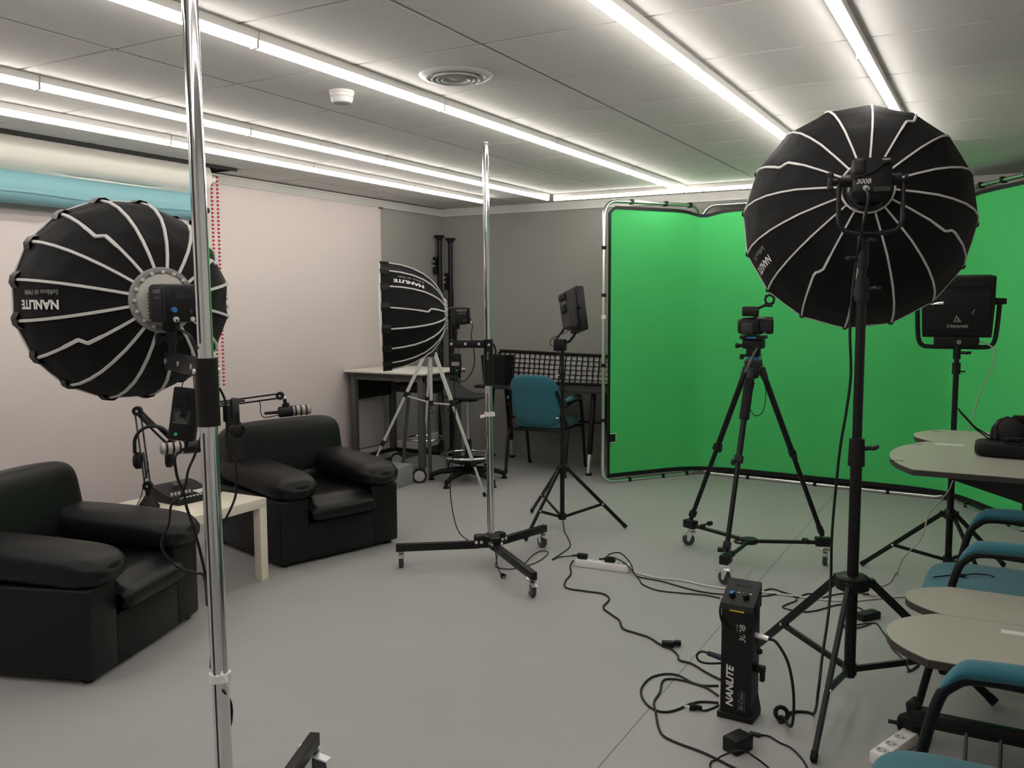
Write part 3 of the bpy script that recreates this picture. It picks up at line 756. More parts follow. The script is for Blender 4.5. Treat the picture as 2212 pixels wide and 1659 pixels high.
# ================================================================ wheeled column stands
def caster(root, p, r=.042, d=(1, 0), brake=True, wheel='caster_grey', zt=None, fork='zinc'):
    """swivel caster standing on the floor at p; zt = height of the mounting"""
    d = V(d[0], d[1], 0).normalized(); s = V(-d.y, d.x, 0); p = V(p[0], p[1], 0); zt = zt or r * 2 + .03
    ax = p + V(0, 0, r); off = d * (r * .55)
    c = part('caster', MB().cyl(p - off + V(0, 0, r * 2 + .004), p - off + V(0, 0, zt), .018, None, 14), fork, root)
    b = MB().lathe([(.024, r * 2 + .004), (.028, r * 2 + .012), (.02, r * 2 + .02)], at(p.x - off.x, p.y - off.y, 0), 16)
    for sg in (-1, 1):
        e = s * (sg * r * .42)
        poly = [p - off * 1.35 + V(0, 0, r * 2 + .006), p + off * .5 + V(0, 0, r * 2 + .006), p + off * .45 + V(0, 0, r), p - off * .3 + V(0, 0, r * .75)]
        vs = [q + e * .92 for q in poly] + [q + e * 1.08 for q in poly]
        b.add(vs, [(3, 2, 1, 0), (4, 5, 6, 7), (0, 1, 5, 4), (1, 2, 6, 5), (2, 3, 7, 6), (3, 0, 4, 7)])
    b.add([p - off * 1.35 - s * r * .45 + V(0, 0, r * 2 + .006), p + off * .5 - s * r * .45 + V(0, 0, r * 2 + .006), p + off * .5 + s * r * .45 + V(0, 0, r * 2 + .006), p - off * 1.35 + s * r * .45 + V(0, 0, r * 2 + .006)], [(0, 1, 2, 3)])
    part('fork', b, fork, c)
    T = frame(ax - s * r * .32, s)
    part('wheel', MB().lathe([(.008, 0), (r * .85, 0), (r, r * .10), (r, r * .54), (r * .85, r * .64), (.008, r * .64)], T, 24), wheel, c)
    part('hub', MB().cyl(ax - s * r * .45, ax + s * r * .45, r * .28, None, 14), 'zinc', c)
    if brake: part('brake_pedal', MB().bar(p + off * .3 + V(0, 0, r * 2 - .004), p + off * 2.4 + V(0, 0, r * 2 - .012), .03, .005), fork, c)

def column_stand(label, c, ctop, legs, zl, zj, casters_d, wheel_r=.042):
    """chrome column on three black box legs with casters"""
    c = Vector(c); ctop = Vector(ctop); t = thing('column_stand', label, 'wheeled stand', (c.x, c.y, 0), 0, 'wheeled column stands')
    at_z = lambda z: c + (ctop - c) * ((z - c.z) / (ctop.z - c.z))
    part('lower_column', MB().cyl(at_z(.09), at_z(zj), .0205, None, 28), 'chrome', t)
    part('upper_column', MB().cyl(at_z(zj - .05), ctop, .0180, None, 28), 'chrome', t)
    part('top_cap', MB().cyl(ctop, ctop + V(0, 0, .004), .0165, None, 20), 'alu', t)
    # slot along the column, facing the room
    dn = V(.2, -1, 0).normalized()
    for z0, z1, r in ((.16, zj - .06, .0205), (zj + .15, ctop.z - .02, .0180)):
        part('groove', MB().bar(at_z(z0) + dn * (r - .001), at_z(z1) + dn * (r - .001), .004, .0035, dn), 'dark_grey', t)
    hub = MB().lathe([(.03, .11), (.045, .105), (.05, .13), (.05, .165), (.034, .175), (.0001, .175)], at(c.x, c.y, 0), 24)
    for q in legs:
        d = (V(q[0], q[1], 0) - V(c.x, c.y, 0)).normalized(); hub.box((0, 0, 0), (.058, .10, .075), frame(V(c.x, c.y, .135) + d * .05, (0, 0, 1), d), .012)
    part('leg_hub', hub, 'black_metal', t)
    for q in legs:
        q = V(q[0], q[1], 0); d = (q - V(c.x, c.y, 0)).normalized(); s = d.cross(V(0, 0, 1))
        l = part('leg', MB().bar(V(c.x, c.y, zl) + d * .07, q + V(0, 0, zl) + d * .03, .032, .042, (0, 0, 1), .002), 'black_metal', t)
        for k in (.06, .09): part('bolt', MB().cyl(V(c.x, c.y, .135) + d * k - s * .034, V(c.x, c.y, .135) + d * k + s * .034, .009, None, 12), 'zinc', l)
    for q, d in zip(legs, casters_d):
        caster(t, q, wheel_r, d, True, 'caster_grey', zl - .02)
    return t, at_z
# middle stand
ms, mz = column_stand('wheeled chrome column stand in the middle of the room, holding the side-on softbox', (-2.520, 4.336, 0), (-2.538, 4.325, 2.375),
                      [(-2.935, 4.03), (-2.045, 3.93), (-2.415, 4.775)], .115, 1.045, [(.5, -.8), (.6, -.6), (.9, -.5)], .040)
def sleeve(root, at_z, z0, z1, r, arm_z, arm_end, m='black_metal'):
    part('sleeve', MB().cyl(at_z(z0), at_z(z1), r, None, 24), m, root)
    a = at_z(arm_z); e = Vector(arm_end); d = (e - a).normalized()
    p = part('side_arm', MB().bar(a, e, .022, .046, (0, 0, 1), .004), m, root)
    s = d.cross(V(0, 0, 1)).normalized()
    for k in (.25, .6, .96):
        q = a.lerp(e, k); part('bolt', MB().cyl(q - s * .013, q + s * .013, .007, None, 12), 'zinc', p)
    part('bolt', MB().cyl(at_z(z1 - .03) - s * (r + .004), at_z(z1 - .03) + s * (r + .004), .007, None, 12), 'zinc', p)
    return d
MT2 = TH2 @ V(0, -.115, -.06)
sleeve(ms, mz, 1.035, 1.292, .0265, 1.266, MT2 + V(-.03, -.012, 1.268 - MT2.z))
part('arm_tip', MB().cyl(V(MT2.x, MT2.y, 1.285), MT2, .010, None, 14), 'black_metal', ms)
part('sleeve_foot', MB().cyl(mz(1.03), mz(1.075), .031, .029, 20), 'black_metal', ms)
letter('hoto', .022, frame(mz(1.20) + V(.42, -.90, 0).normalized() * .0272, (.42, -.90, 0), (0, 0, 1)) @ Matrix.Rotation(-PI / 2, 4, 'Z'), 'print_grey', ms, 0, .0004)
b = MB().lathe([(.0215, -.012), (.0265, -.012), (.0265, .012), (.0215, .012)], Matrix.Translation(mz(.868)), 24); b.bar(mz(.868) + V(.02, -.02, 0), mz(.868) + V(.045, -.02, .004), .012, .022); b.bar(mz(.860) + V(-.02, -.015, 0), mz(.860) + V(-.042, -.03, -.008), .012, .016)
part('cable_clip', b, 'white_plastic', ms)
# front stand (its legs are mostly below the picture)
PB = V(-1.6215, 1.4875, 0); PT = V(-1.6345, 1.4725, 2.30)
fs, fz = column_stand('front wheeled chrome column stand standing nearest the camera, in front of the armchairs', PB, PT,
                      [(-1.845, 2.045), (-2.15, 1.25), (-1.17, 1.09)], .125, 1.26, [(.8, .1), (.5, -.5), (.5, .5)], .046)
MT1 = TH1 @ V(0, -.115, -.06)
sleeve(fs, fz, 1.215, 1.375, .0270, 1.350, MT1 + V(-.02, .004, 1.352 - MT1.z))
part('arm_tip', MB().cyl(V(MT1.x, MT1.y, 1.37), MT1, .010, None, 14), 'black_metal', fs)
b = MB().lathe([(.0215, -.010), (.0255, -.010), (.0255, .010), (.0215, .010)], Matrix.Translation(fz(.602)), 24); b.bar(fz(.604) + V(.018, -.012, 0), fz(.606) + V(.034, -.012, .002), .010, .018)
part('cable_clip', b, 'white_plastic', fs)
part('locking_hole', MB().cyl(fz(1.40) + V(-.006, -.0185, 0), fz(1.40) + V(-.006, -.0165, 0), .004, None, 10), 'dark_grey', fs)
# ================================================================ armchairs
AW, AD = .82, .86
def armchair(loc, rz, label):
    t = thing('armchair', label, 'armchair', loc, rz, 'black leather armchairs')
    b = MB()
    for s in (-1, 1): b.box((s * .315, 0, .205), (.19, .82, .37), None, .018, 3)
    b.box((0, .36, .125), (.46, .10, .21), None, .012, 2); b.box((0, -.36, .24), (.82, .12, .44), None, .02, 3)
    b.box((0, 0, .03), (.70, .72, .05))
    part('body', b, 'leather', t, True)
    part('front_seam', MB().tube([(-.215, .412, .232), (.215, .412, .232)], .003, 6), 'leather', t, True)
    for s in (-1, 1):
        b = MB()
        def fn(u, v, s=s):
            a = 2 * PI * u; y = -.34 + .80 * v
            # the pad swells towards the front and droops over the arm
            env = (1 - max(0, (v - .80) / .20) ** 2.6) ** .5 if v > .80 else 1.0
            env *= (1 - max(0, (.10 - v) / .10) ** 2) ** .5 if v < .10 else 1.0
            c = math.copysign(abs(math.cos(a)) ** .62, math.cos(a)); d = math.copysign(abs(math.sin(a)) ** .72, math.sin(a))
            wv = .004 * math.sin(9 * a) * math.exp(-((v - .93) / .05) ** 2)
            hx = (.128 + .012 * v) * (env if v < .5 else .35 + .65 * env) + wv; hz = (.074 + .008 * math.sin(PI * v)) * env
            return (s * .29 + hx * c, y, .462 - .022 * v * v + .02 * (1 - v) + hz * d)
        b.grid(fn, 36, 40, True); b.se((s * .29, .44, .438), (.075, .016, .045), 1, 1, None, 16, 8)
        part('arm_pad', b, 'leather', t, True, sharp=70)
    b = MB()
    def cf(u, v):
        a = 2 * PI * u; x = -.222 + .444 * v; e = (1 - abs(2 * v - 1) ** 9) ** .45
        c = math.copysign(abs(math.cos(a)) ** .55, math.cos(a)); d = math.copysign(abs(math.sin(a)) ** .6, math.sin(a))
        y = .085 + .385 * c; z = .305 + (.068 if y < .3 else .068) * d * (.4 + .6 * e)
        z += .012 * math.exp(-((y - .36) / .09) ** 2) - .010 * math.exp(-((y - .05) / .2) ** 2 - (x / .15) ** 2) * (1 if d > 0 else 0)
        if y > .40: z -= .02
        return (x, y if y < .40 else .40 + (y - .40) * (.6 + .4 * e), z)
    b.grid(cf, 48, 24, True); part('seat_cushion', b, 'leather', t, True, sharp=70)
    b = MB(); Tb = Matrix.Translation((0, -.27, .555)) @ Matrix.Rotation(math.radians(10), 4, 'X')
    b.se((0, 0, 0), (.405, .125, .205), .42, .38, Tb, 56, 28)
    part('backrest', b, 'leather', t, True, sharp=70)
    b = MB(); b.se((0, -.19, .39), (.30, .09, .055), .7, .35, None, 40, 16); part('lumbar_roll', b, 'leather', t, True, sharp=70)
    for x in (-.36, .36):
        for y in (-.36, .36): part('foot', MB().cyl((x, y, 0), (x, y, .022), .022, None, 12), 'black_plastic', t, True)
    return t
def faced(front, F): return V(front[0], front[1], 0) - V(F[0], F[1], 0) * .415
armchair(faced((-3.375, 4.06), (.957, -.29)), math.atan2(-.957, -.29), 'black leather armchair farther from the camera, beyond the small white table')
armchair(faced((-3.20, 2.548), (.947, .32)), math.atan2(-.947, .32), 'black leather armchair nearer the camera at the left edge, under the front softbox')

# ================================================================ small white table and what stands on it
a1 = V(-3.470, 3.520, 0); e1 = V(.030, -.560, 0); e2 = V(-.600, .0, 0); tc = a1 + (e1 + e2) / 2
t = thing('side_table', 'small square white side table between the two black armchairs', 'side table', tc, 0.0)
part('tabletop', MB().box((0, 0, .425), (.60, .56, .05), None, .0015), 'lack_white', t, True)
for sx in (-1, 1):
    for sy in (-1, 1): part('leg', MB().box((sx * .275, sy * .255, .2), (.05, .05, .40), None, .0012), 'lack_white', t, True)
TT = .450
# podcast mixer
mc = V(-3.825, 3.290, TT); t = thing('audio_mixer', 'black podcast mixer with white pads on the small white table', 'audio mixer', mc, math.radians(86)); t.scale = (.74, .88, 1)
b = MB(); poly = [(-.14, .0), (.14, .0), (.14, .030), (.03, .042), (-.09, .074), (-.14, .078)]
vs = [(-.175, y, z) for y, z in poly] + [(.175, y, z) for y, z in poly]
b.add(vs, [(5, 4, 3, 2, 1, 0), (6, 7, 8, 9, 10, 11)] + [(i, (i + 1) % 6, 6 + (i + 1) % 6, 6 + i) for i in range(6)], Matrix.Rotation(PI, 4, 'Z'))
part('case', b, 'black_plastic', t, True)
TS_ = Matrix.Translation((0, -.085, .0366)) @ Matrix.Rotation(math.atan2(.012, .11), 4, 'X')
b = MB()
for i in range(4):
    for j in range(2): b.box((.045 + .032 * i, -.002 + .032 * j, .003), (.026, .026, .006), TS_, .002)
part('pads', b, 'white_plastic', t, True)
b = MB()
for i in range(6): b.cyl(TS_ @ V(-.15 + .03 * i, .035, .0), TS_ @ V(-.15 + .03 * i, .035, .014), .0085, .008, 14)
part('knobs', b, 'rib_tape', t, True)
b = MB()
for i in range(6): b.box((-.15 + .03 * i, -.008, .005), (.012, .016, .01), TS_, .002)
part('faders', b, 'dark_grey', t, True)
b = MB()
for i in range(11): b.box((-.15 + .03 * i, -.040, .003), (.018, .010, .005), TS_, .002)
part('buttons', b, 'print_white', t, True)
part('screen', MB().box((0, .055, .064), (.12, .06, .002), Matrix.Rotation(math.radians(14), 4, 'X') @ Matrix.Translation((0, .015, .004))), 'glass_dark', t, True)

def microphone(label, tip, dirv, base_side, arm_end):
    """broadcast microphone with ringed grille, held on the end of a boom arm"""
    tip = Vector(tip); d = Vector(dirv).normalized(); t = thing('microphone', label, 'microphone', tip, 0, 'podcast microphones')
    T = frame(tip, d) @ Matrix.Scale(1.38, 4)
    part('grille', MB().lathe([(.0001, 0), (.016, -.002), (.021, -.006), (.0215, -.08), (.0001, -.08)], T, 24, False), 'mic_grey', t)
    for z in (-.022, -.045, -.068): part('band', MB().lathe([(.0218, z + .004), (.0235, z + .003), (.0235, z - .003), (.0218, z - .004)], T, 24, False), 'black_metal', t)
    part('body', MB().lathe([(.0001, -.08), (.024, -.08), (.024, -.135), (.019, -.142), (.0001, -.142)], T, 24, False), 'black_metal', t)
    part('connector', MB().cyl(T @ V(0, 0, -.142), T @ V(0, 0, -.20), .010, .0085, 14), 'black_plastic', t)
    e = Vector(arm_end); m_ = T @ V(0, 0, -.105)
    b = MB().bar(m_ + (e - m_).normalized() * .02, m_ + (e - m_).normalized() * .05, .03, .035); b.tube([m_ + (e - m_).normalized() * .045, e], .011, 10)
    part('swivel_mount', b, 'black_plastic', t)
    part('threaded_stud', MB().ball(e, .013, 14), 'zinc', t)
    return t
def boom(label, base, elbow1, elbow2):
    base = Vector(base); t = thing('boom_stand', label, 'microphone stand', base, 0, 'podcast microphone stands')
    part('base_foot', MB().lathe([(.055, 0), (.055, .01), (.022, .055), (.016, .065), (.0001, .065)], Matrix.Translation(base), 20), 'black_plastic', t)
    part('swivel_post', MB().cyl(base + V(0, 0, .06), base + V(0, 0, .115), .013, None, 14), 'black_metal', t)
    p = base + V(0, 0, .115); k = Vector(elbow1); q = Vector(elbow2)
    for nm, a, c in (('lower_arm', p, k), ('upper_arm', k, q)):
        d = (c - a).normalized(); s = d.cross(V(.6, -.8, 0)).normalized() * .013 if abs(d.z) < .8 else V(.6, .8, 0).normalized() * .013
        b = MB().bar(a + s, c + s, .009, .009); b.bar(a - s, c - s, .009, .009); b.tube([a.lerp(c, .1), a.lerp(c, .45)], .006, 8)
        part(nm, b, 'grey_steel' if nm == 'lower_arm' and 'left' in label else 'black_metal', t)
    for j in (p, k, q):
        v = V(.6, -.8, 0); part('joint', MB().cyl(j - v * .016, j + v * .016, .024, None, 16), 'black_plastic', t)
        part('joint_bolt', MB().cyl(j - v * .018, j + v * .0185, .006, None, 10), 'zinc', t)
    return t
def headphones(label, top, across, drop, hang, lean=(0, 0, 0), R=.088, cup_m='black_plastic'):
    """over-ear headphones: band through top, cups at the lower ends"""
    top = Vector(top); a = Vector(across).normalized(); dn = Vector(drop).normalized(); n = a.cross(dn)
    t = thing('headphones', label, 'headphones', top, 0); c = top + dn * R
    pts = [c + (a * math.cos(q) - dn * math.sin(q)) * R for q in [PI * k / 16 for k in range(17)]]
    pts = [pts[0] + dn * hang] + pts + [pts[-1] + dn * hang]
    b = MB(); 
    for s in (-.011, 0, .011): b.tube([p + n * s for p in pts], .0075, 8)
    part('headband', b, 'black_plastic', t)
    for s in (1, -1):
        p = c + a * (s * R) + dn * (hang + .04); T = frame(p - a * (s * .004), -a * s)
        g = part('ear_cup', MB().lathe([(.0001, -.012), (.028, -.012), (.040, -.004), (.044, .008), (.0001, .008)], T, 24, False), cup_m, t)
        part('ear_pad', MB().torus(T @ Matrix.Translation((0, 0, .016)), .031, .012, 24, 8), 'rubber', g)
        part('yoke', MB().tube([c + a * (s * R) + dn * hang, p + n * .04 + dn * -.02, p + n * .045], .004, 6), 'black_metal', t)
    return t
# left arm, microphone and headphones (near side of the table)
bl = V(-3.820, 3.055, TT); k1 = V(-3.842, 3.030, .955); k2 = V(-3.640, 3.06, .795)
boom('grey folding microphone arm at the left corner of the white table', bl, k1, k2)
microphone('ringed microphone nearer the camera, pointing at the near armchair', dp(345, 970, (-3.62, 2.94)), ray(330, 972).cross(V(0, 0, 1)) * -1 + V(0, -.35, .02), 1, k2 + V(.012, 0, -.02))
headphones('black headphones hung on the left microphone arm', k1.lerp(k2, .55) + V(.0, -.02, .018), (.60, .55, .0), (0, 0, -1), .045)
# right arm
br_ = V(-3.815, 3.470, TT); r1 = V(-3.90, 3.585, .925); r2 = V(-3.775, 3.985, .945)
boom('black microphone arm at the far corner of the white table, reaching over the far armchair', br_, r1, r2)
microphone('ringed microphone in front of the far armchair backrest', dp(672, 884, (-3.66, 4.12)), (.62, .78, .04), 1, r2 + V(.016, .018, -.014))
headphones('black headphones hung on the right microphone arm', r1.lerp(r2, .30) + V(0, 0, .018), (.78, -.63, 0), (0, 0, -1), .045)

# ================================================================ workbench at the left wall
bx0, bx1, by0, by1, bz = -4.935, -4.12, 5.99, 6.66, .92
t = thing('workbench', 'tall white-topped workbench on casters against the left wall', 'workbench', ((bx0 + bx1) / 2, (by0 + by1) / 2, 0))
part('worktop', MB().box(((bx0 + bx1) / 2, (by0 + by1) / 2, bz - .008), (bx1 - bx0, by1 - by0, .016), None, .001), 'bench_white', t)
part('top_edge', MB().box(((bx0 + bx1) / 2, (by0 + by1) / 2, bz - .022), (bx1 - bx0 - .002, by1 - by0 - .002, .014)), 'edge_dark', t)
b = MB()
b.box(((bx0 + bx1) / 2, by0 + .06, bz - .055), (bx1 - bx0 - .06, .03, .05)); b.box(((bx0 + bx1) / 2, by1 - .06, bz - .055), (bx1 - bx0 - .06, .03, .05))
b.box((bx0 + .06, (by0 + by1) / 2, bz - .055), (.03, by1 - by0 - .1, .05)); b.box((bx1 - .06, (by0 + by1) / 2, bz - .055), (.03, by1 - by0 - .1, .05))
part('apron', b, 'grey_steel', t)
part('side_panel', MB().box((bx0 + .055, (by0 + by1) / 2, bz - .16), (.015, by1 - by0 - .14, .20)), 'black_metal', t)
for x in (bx0 + .06, bx1 - .055):
    for y in (by0 + .06, by1 - .06):
        part('leg', MB().box((x, y, (bz - .03 + .13) / 2), (.050, .050, bz - .03 - .13), None, .002), 'grey_steel', t)
b = MB(); b.bar((bx0 + .06, by1 - .06, .15), (bx1 - .055, by1 - .06, .15), .035, .03); part('stretcher', b, 'black_metal', t)
b = MB(); b.bar((bx0 + .06, by0 + .06, .15), (bx0 + .06, by1 - .06, .15), .035, .03); part('stretcher', b, 'black_metal', t)
for x, y in ((bx0 + .07, by0 + .06), (bx1 - .055, by0 + .06), (bx0 + .13, by1 - .06), (bx1 - .055, by1 - .06)):
    c = part('caster', MB().cyl((x, y, .10), (x, y, .14), .022, None, 14), 'dark_grey', t)
    d = V(.55, -.83, 0); q = V(x - .03, y, .060) + d * .015
    part('tyre', MB().lathe([(.03, 0), (.054, 0), (.060, .006), (.060, .034), (.054, .040), (.03, .040)], frame(q - d * .018, d), 28), 'rubber', c)
    part('wheel_disc', MB().lathe([(.0001, .044), (.044, .042), (.050, .034), (.050, -.0), (.0001, -.002)], frame(q - d * .018, d), 28, False), 'wheel_disc', c)
single('paper_sheet', MB().box((-4.42, 6.22, bz + .0012), (.40, .30, .0018), None, 0), 'white_plastic', 'white sheet lying on the workbench top behind the silver tripod', 'paper')

# ================================================================ stools
def five_star(root, c, r, a0, zc, m):
    for k in range(5):
        a = a0 + k * 2 * PI / 5; d = V(math.cos(a), math.sin(a), 0); c0 = V(c[0], c[1], 0)
        b = MB().tube([c0 + V(0, 0, zc), c0 + d * r * .35 + V(0, 0, zc - .005), c0 + d * r * .75 + V(0, 0, zc - .025), c0 + d * r + V(0, 0, zc - .055)], [.030, .028, .022, .020], 10)
        l = part('base_arm', b, m, root)
        part('glide', MB().lathe([(.026, 0), (.026, .012), (.016, .018), (.016, zc - .05)], Matrix.Translation(c0 + d * r), 16), 'black_plastic', l)
sc_ = V(-3.865, 6.275, 0)
t = thing('drafting_stool', 'black drafting stool with chrome foot ring and five-star base', 'stool', sc_)
five_star(t, sc_, .325, math.radians(-92), .10, 'black_plastic')
part('gas_lift', MB().cyl(sc_ + V(0, 0, .36), sc_ + V(0, 0, .70), .014, None, 16), 'chrome', t)
part('lift_sleeve', MB().lathe([(.0001, .08), (.045, .085), (.030, .13), (.026, .36), (.0001, .365)], Matrix.Translation(sc_), 20, False), 'black_plastic', t)
part('foot_ring', MB().torus(Matrix.Translation(sc_ + V(0, 0, .225)), .225, .011, 40, 10), 'chrome', t)
b = MB()
for k in range(4):
    a = .5 + k * PI / 2; b.tube([sc_ + V(0, 0, .15), sc_ + V(.11 * math.cos(a), .11 * math.sin(a), .165), sc_ + V(.222 * math.cos(a), .222 * math.sin(a), .222)], .009, 8)
b.lathe([(.03, .14), (.13, .165), (.17, .19)], Matrix.Translation(sc_), 24, False)
part('ring_spokes', b, 'black_plastic', t)
b = MB(); TZ = Matrix.Translation(sc_ + V(0, 0, .715)) @ Matrix.Rotation(math.radians(-12), 4, 'Z')
def seatfn(u, v):
    a = 2 * PI * u; r = .20 * v; x = r * math.cos(a) * 1.05; y = r * math.sin(a); lift = .11 * max(0, (-x - .09) / .12) ** 1.6 + .015 * v * v
    return TZ @ V(x, y, lift)
b.grid(seatfn, 40, 10, True)
def seatb(u, v):
    p = seatfn(u, v); return p - V(0, 0, .022 * (1 - .6 * v ** 4))
b.grid(seatb, 40, 10, True); b.grid(lambda u, v: seatfn(u, 1).lerp(seatb(u, 1), v), 40, 1, True)
part('seat_shell', b, 'dark_grey', t)
part('seat_plate', MB().box(sc_ + V(0, 0, .688), (.14, .11, .02), None, .004), 'black_metal', t)
part('height_lever', MB().tube([sc_ + V(-.02, -.03, .685), sc_ + V(-.05, -.10, .665), sc_ + V(-.075, -.14, .62), sc_ + V(-.10, -.16, .615)], .007, 8), 'black_plastic', t)
# second stool pushed under the workbench
s2 = V(-4.40, 6.42, 0)
t = thing('bar_stool', 'grey-legged stool with black seat and foot ring pushed under the workbench', 'stool', s2)
part('seat', MB().box(s2 + V(0, 0, .765), (.40, .34, .085), None, .02, 3), 'leather', t)
for sx in (-1, 1):
    for sy in (-1, 1):
        part('leg', MB().bar(s2 + V(sx * .10, sy * .09, .72), s2 + V(sx * .15, sy * .14, .0), .026, .026), 'grey_steel', t)
part('foot_ring', MB().torus(Matrix.Translation(s2 + V(0, 0, .31)), .165, .009, 36, 8), 'chrome', t)
# grey step box
single('step_box', MB().box((-4.545, 5.765, .085), (.65, .43, .17), None, .006), 'box_grey', 'low plain grey box on the floor in front of the workbench, beside the far armchair', 'box')

# ================================================================ silver tripod
tc_ = V(-3.955, 5.865, 0)
t = thing('camera_tripod', 'silver aluminium camera tripod standing in front of the workbench', 'tripod', tc_)
feet = [V(-3.443, 5.834, 0), V(-4.30, 6.235, 0), V(-4.38, 5.62, .171)]
apex = tc_ + V(0, 0, 1.10)
part('crown', MB().lathe([(.0001, 1.07), (.04, 1.07), (.05, 1.09), (.05, 1.13), (.03, 1.15), (.0001, 1.15)], at(tc_.x, tc_.y, 0), 16, False), 'dark_grey', t)
part('centre_column', MB().cyl(tc_ + V(0, 0, .69), apex, .013, None, 16), 'alu', t)
part('pan_head', MB().box(tc_ + V(0, 0, 1.19), (.06, .07, .09), None, .012), 'dark_grey', t)
part('pan_handle', MB().tube([tc_ + V(.02, .0, 1.19), tc_ + V(-.02, .20, 1.10)], .008, 8), 'dark_grey', t)
hubz = tc_ + V(0, 0, .70)
part('spreader_hub', MB().cyl(hubz - V(0, 0, .02), hubz + V(0, 0, .02), .022, None, 14), 'black_plastic', t)
part('hook', MB().tube([hubz - V(0, 0, .02), hubz - V(0, 0, .05), hubz + V(.012, 0, -.062), hubz + V(.014, 0, -.078), hubz + V(0, 0, -.085), hubz + V(-.012, 0, -.075)], .003, 6), 'black_metal', t)
for q in feet:
    d = (V(q.x, q.y, 0) - V(tc_.x, tc_.y, 0)).normalized(); a = apex + d * .04; L = q - a; s = d.cross(V(0, 0, 1))
    l = part('leg', MB().bar(a, a + L * .36, .026, .018, s), 'alu', t)
    part('leg_tube', MB().bar(a + L * .34, a + L * .78, .020, .015, s), 'alu', l)
    part('leg_tube', MB().bar(a + L * .76, a + L * .975, .015, .012, s), 'alu', l)
    for f in (.355, .775): part('leg_lock', MB().bar(a + L * (f - .022), a + L * (f + .022), .034, .032, s, .004), 'black_plastic', l)
    part('foot', MB().bar(a + L * .97, q, .02, .02, s, .003), 'rubber', l)
    part('spreader', MB().bar(hubz, a + L * .365, .012, .005, s), 'alu', t)

# ================================================================ autopoles in the corner
for x, y, h, lab in ((-4.915, 7.47, 2.155, 'taller black telescopic pole with round rubber ends, left of the pair in the corner'), (-4.808, 7.50, 2.125, 'shorter black telescopic pole with round rubber ends, right of the pair in the corner')):
    t = thing('telescopic_pole', lab, 'pole', (x, y, 0), 0, 'telescopic poles in the corner')
    part('outer_tube', MB().cyl((x, y, .03), (x, y, 1.62), .0265, None, 18), 'black_metal', t)
    part('inner_tube', MB().cyl((x, y, 1.60), (x, y, h - .02), .0225, None, 18), 'black_metal', t)
    part('top_cup', MB().lathe([(.024, h - .05), (.03, h - .03), (.052, h - .008), (.052, h), (.0001, h)], at(x, y, 0), 20, False), 'rubber', t)
    part('bottom_cup', MB().lathe([(.0001, 0), (.045, 0), (.045, .008), (.026, .035), (.02, .05)], at(x, y, 0), 20, False), 'rubber', t)
    b = MB(); b.box((x - .028, y - .035, 1.86 if h > 2.14 else 1.70), (.03, .04, .17), None, .006)
    part('clutch', b, 'black_plastic', t)
    b = MB(); z = 1.90 if h > 2.14 else 1.74
    for dz in (0, -.045): b.cyl((x - .036, y - .052, z + dz), (x - .036, y - .060, z + dz), .010, None, 14)
    part('buttons', b, 'zinc', t)

# ================================================================ dark desk behind the teal chair
dx0, dx1, dy0, dy1, dz_ = -4.20, -2.90, 6.93, 7.52, .742
t = thing('desk', 'dark desk with silver-footed splayed legs along the back wall behind the teal chair', 'desk', ((dx0 + dx1) / 2, (dy0 + dy1) / 2, 0))
part('desktop', MB().box(((dx0 + dx1) / 2, (dy0 + dy1) / 2, dz_ - .0125), (dx1 - dx0, dy1 - dy0, .025), None, .003), 'dark_grey', t)
part('modesty_bar', MB().box(((dx0 + dx1) / 2, dy1 - .1, .40), (dx1 - dx0 - .2, .02, .02)), 'dark_grey', t)
for x in (dx0 + .10, dx1 - .18):
    for y, yy in ((dy0 + .16, dy0 + .05), (dy1 - .16, dy1 - .05)):
        l = part('leg', MB().bar((x, y, dz_ - .02), (x, yy + (y - yy) * .22, .18), .050, .032, (1, 0, 0), .003), 'black_metal', t)
        part('foot_tube', MB().bar((x, yy + (y - yy) * .24, .20), (x, yy, .018), .034, .022, (1, 0, 0), .002), 'alu', l)
        part('glide', MB().cyl((x, yy, 0), (x, yy, .02), .028, None, 16), 'rubber', l)
# fabric egg-crate grid (softbox honeycomb) standing on the desk against the wall
gx0, gx1, gy, gz0, gz1 = -4.17, -2.93, 7.30, dz_ + .001, dz_ + .275
t = thing('honeycomb_grid', 'long black fabric egg-crate grid with pale cells leaning along the desk', 'light grid', ((gx0 + gx1) / 2, gy, gz0))
b = MB(); n_c, n_r = 23, 6
cw = (gx1 - gx0) / n_c; ch = (gz1 - gz0 - .03) / n_r
def gpt(i, j, dep): 
    u = i / n_c; return V(gx0 + cw * i + .004 * math.sin(j * 2.2 + i), gy + dep * .018 + .05 * (j / n_r) + .012 * math.sin(u * 9), gz0 + .012 + ch * j + .025 * (1 - u) * (j / n_r))
for i in range(n_c + 1):
    for j in range(n_r):
        b.add([gpt(i, j, 0), gpt(i, j + 1, 0), gpt(i, j + 1, 1), gpt(i, j, 1)], [(0, 1, 2, 3)])
        b.tube([gpt(i, j, 0), gpt(i, j + 1, 0)], .0042, 5, caps=False)
for j in range(n_r + 1):
    for i in range(n_c):
        b.add([gpt(i, j, 0), gpt(i + 1, j, 0), gpt(i + 1, j, 1), gpt(i, j, 1)], [(0, 1, 2, 3)])
        b.tube([gpt(i, j, 0), gpt(i + 1, j, 0)], .0022, 5, caps=False)
part('cell_walls', b, 'mesh_black', t, smooth=False)
b = MB()
for i in range(n_c):
    for j in range(n_r):
        q = [gpt(i, j, .95), gpt(i + 1, j, .95), gpt(i + 1, j + 1, .95), gpt(i, j + 1, .95)]; b.add(q, [(0, 1, 2, 3)])
part('cell_backing', b, 'grid_pocket', t, smooth=False)
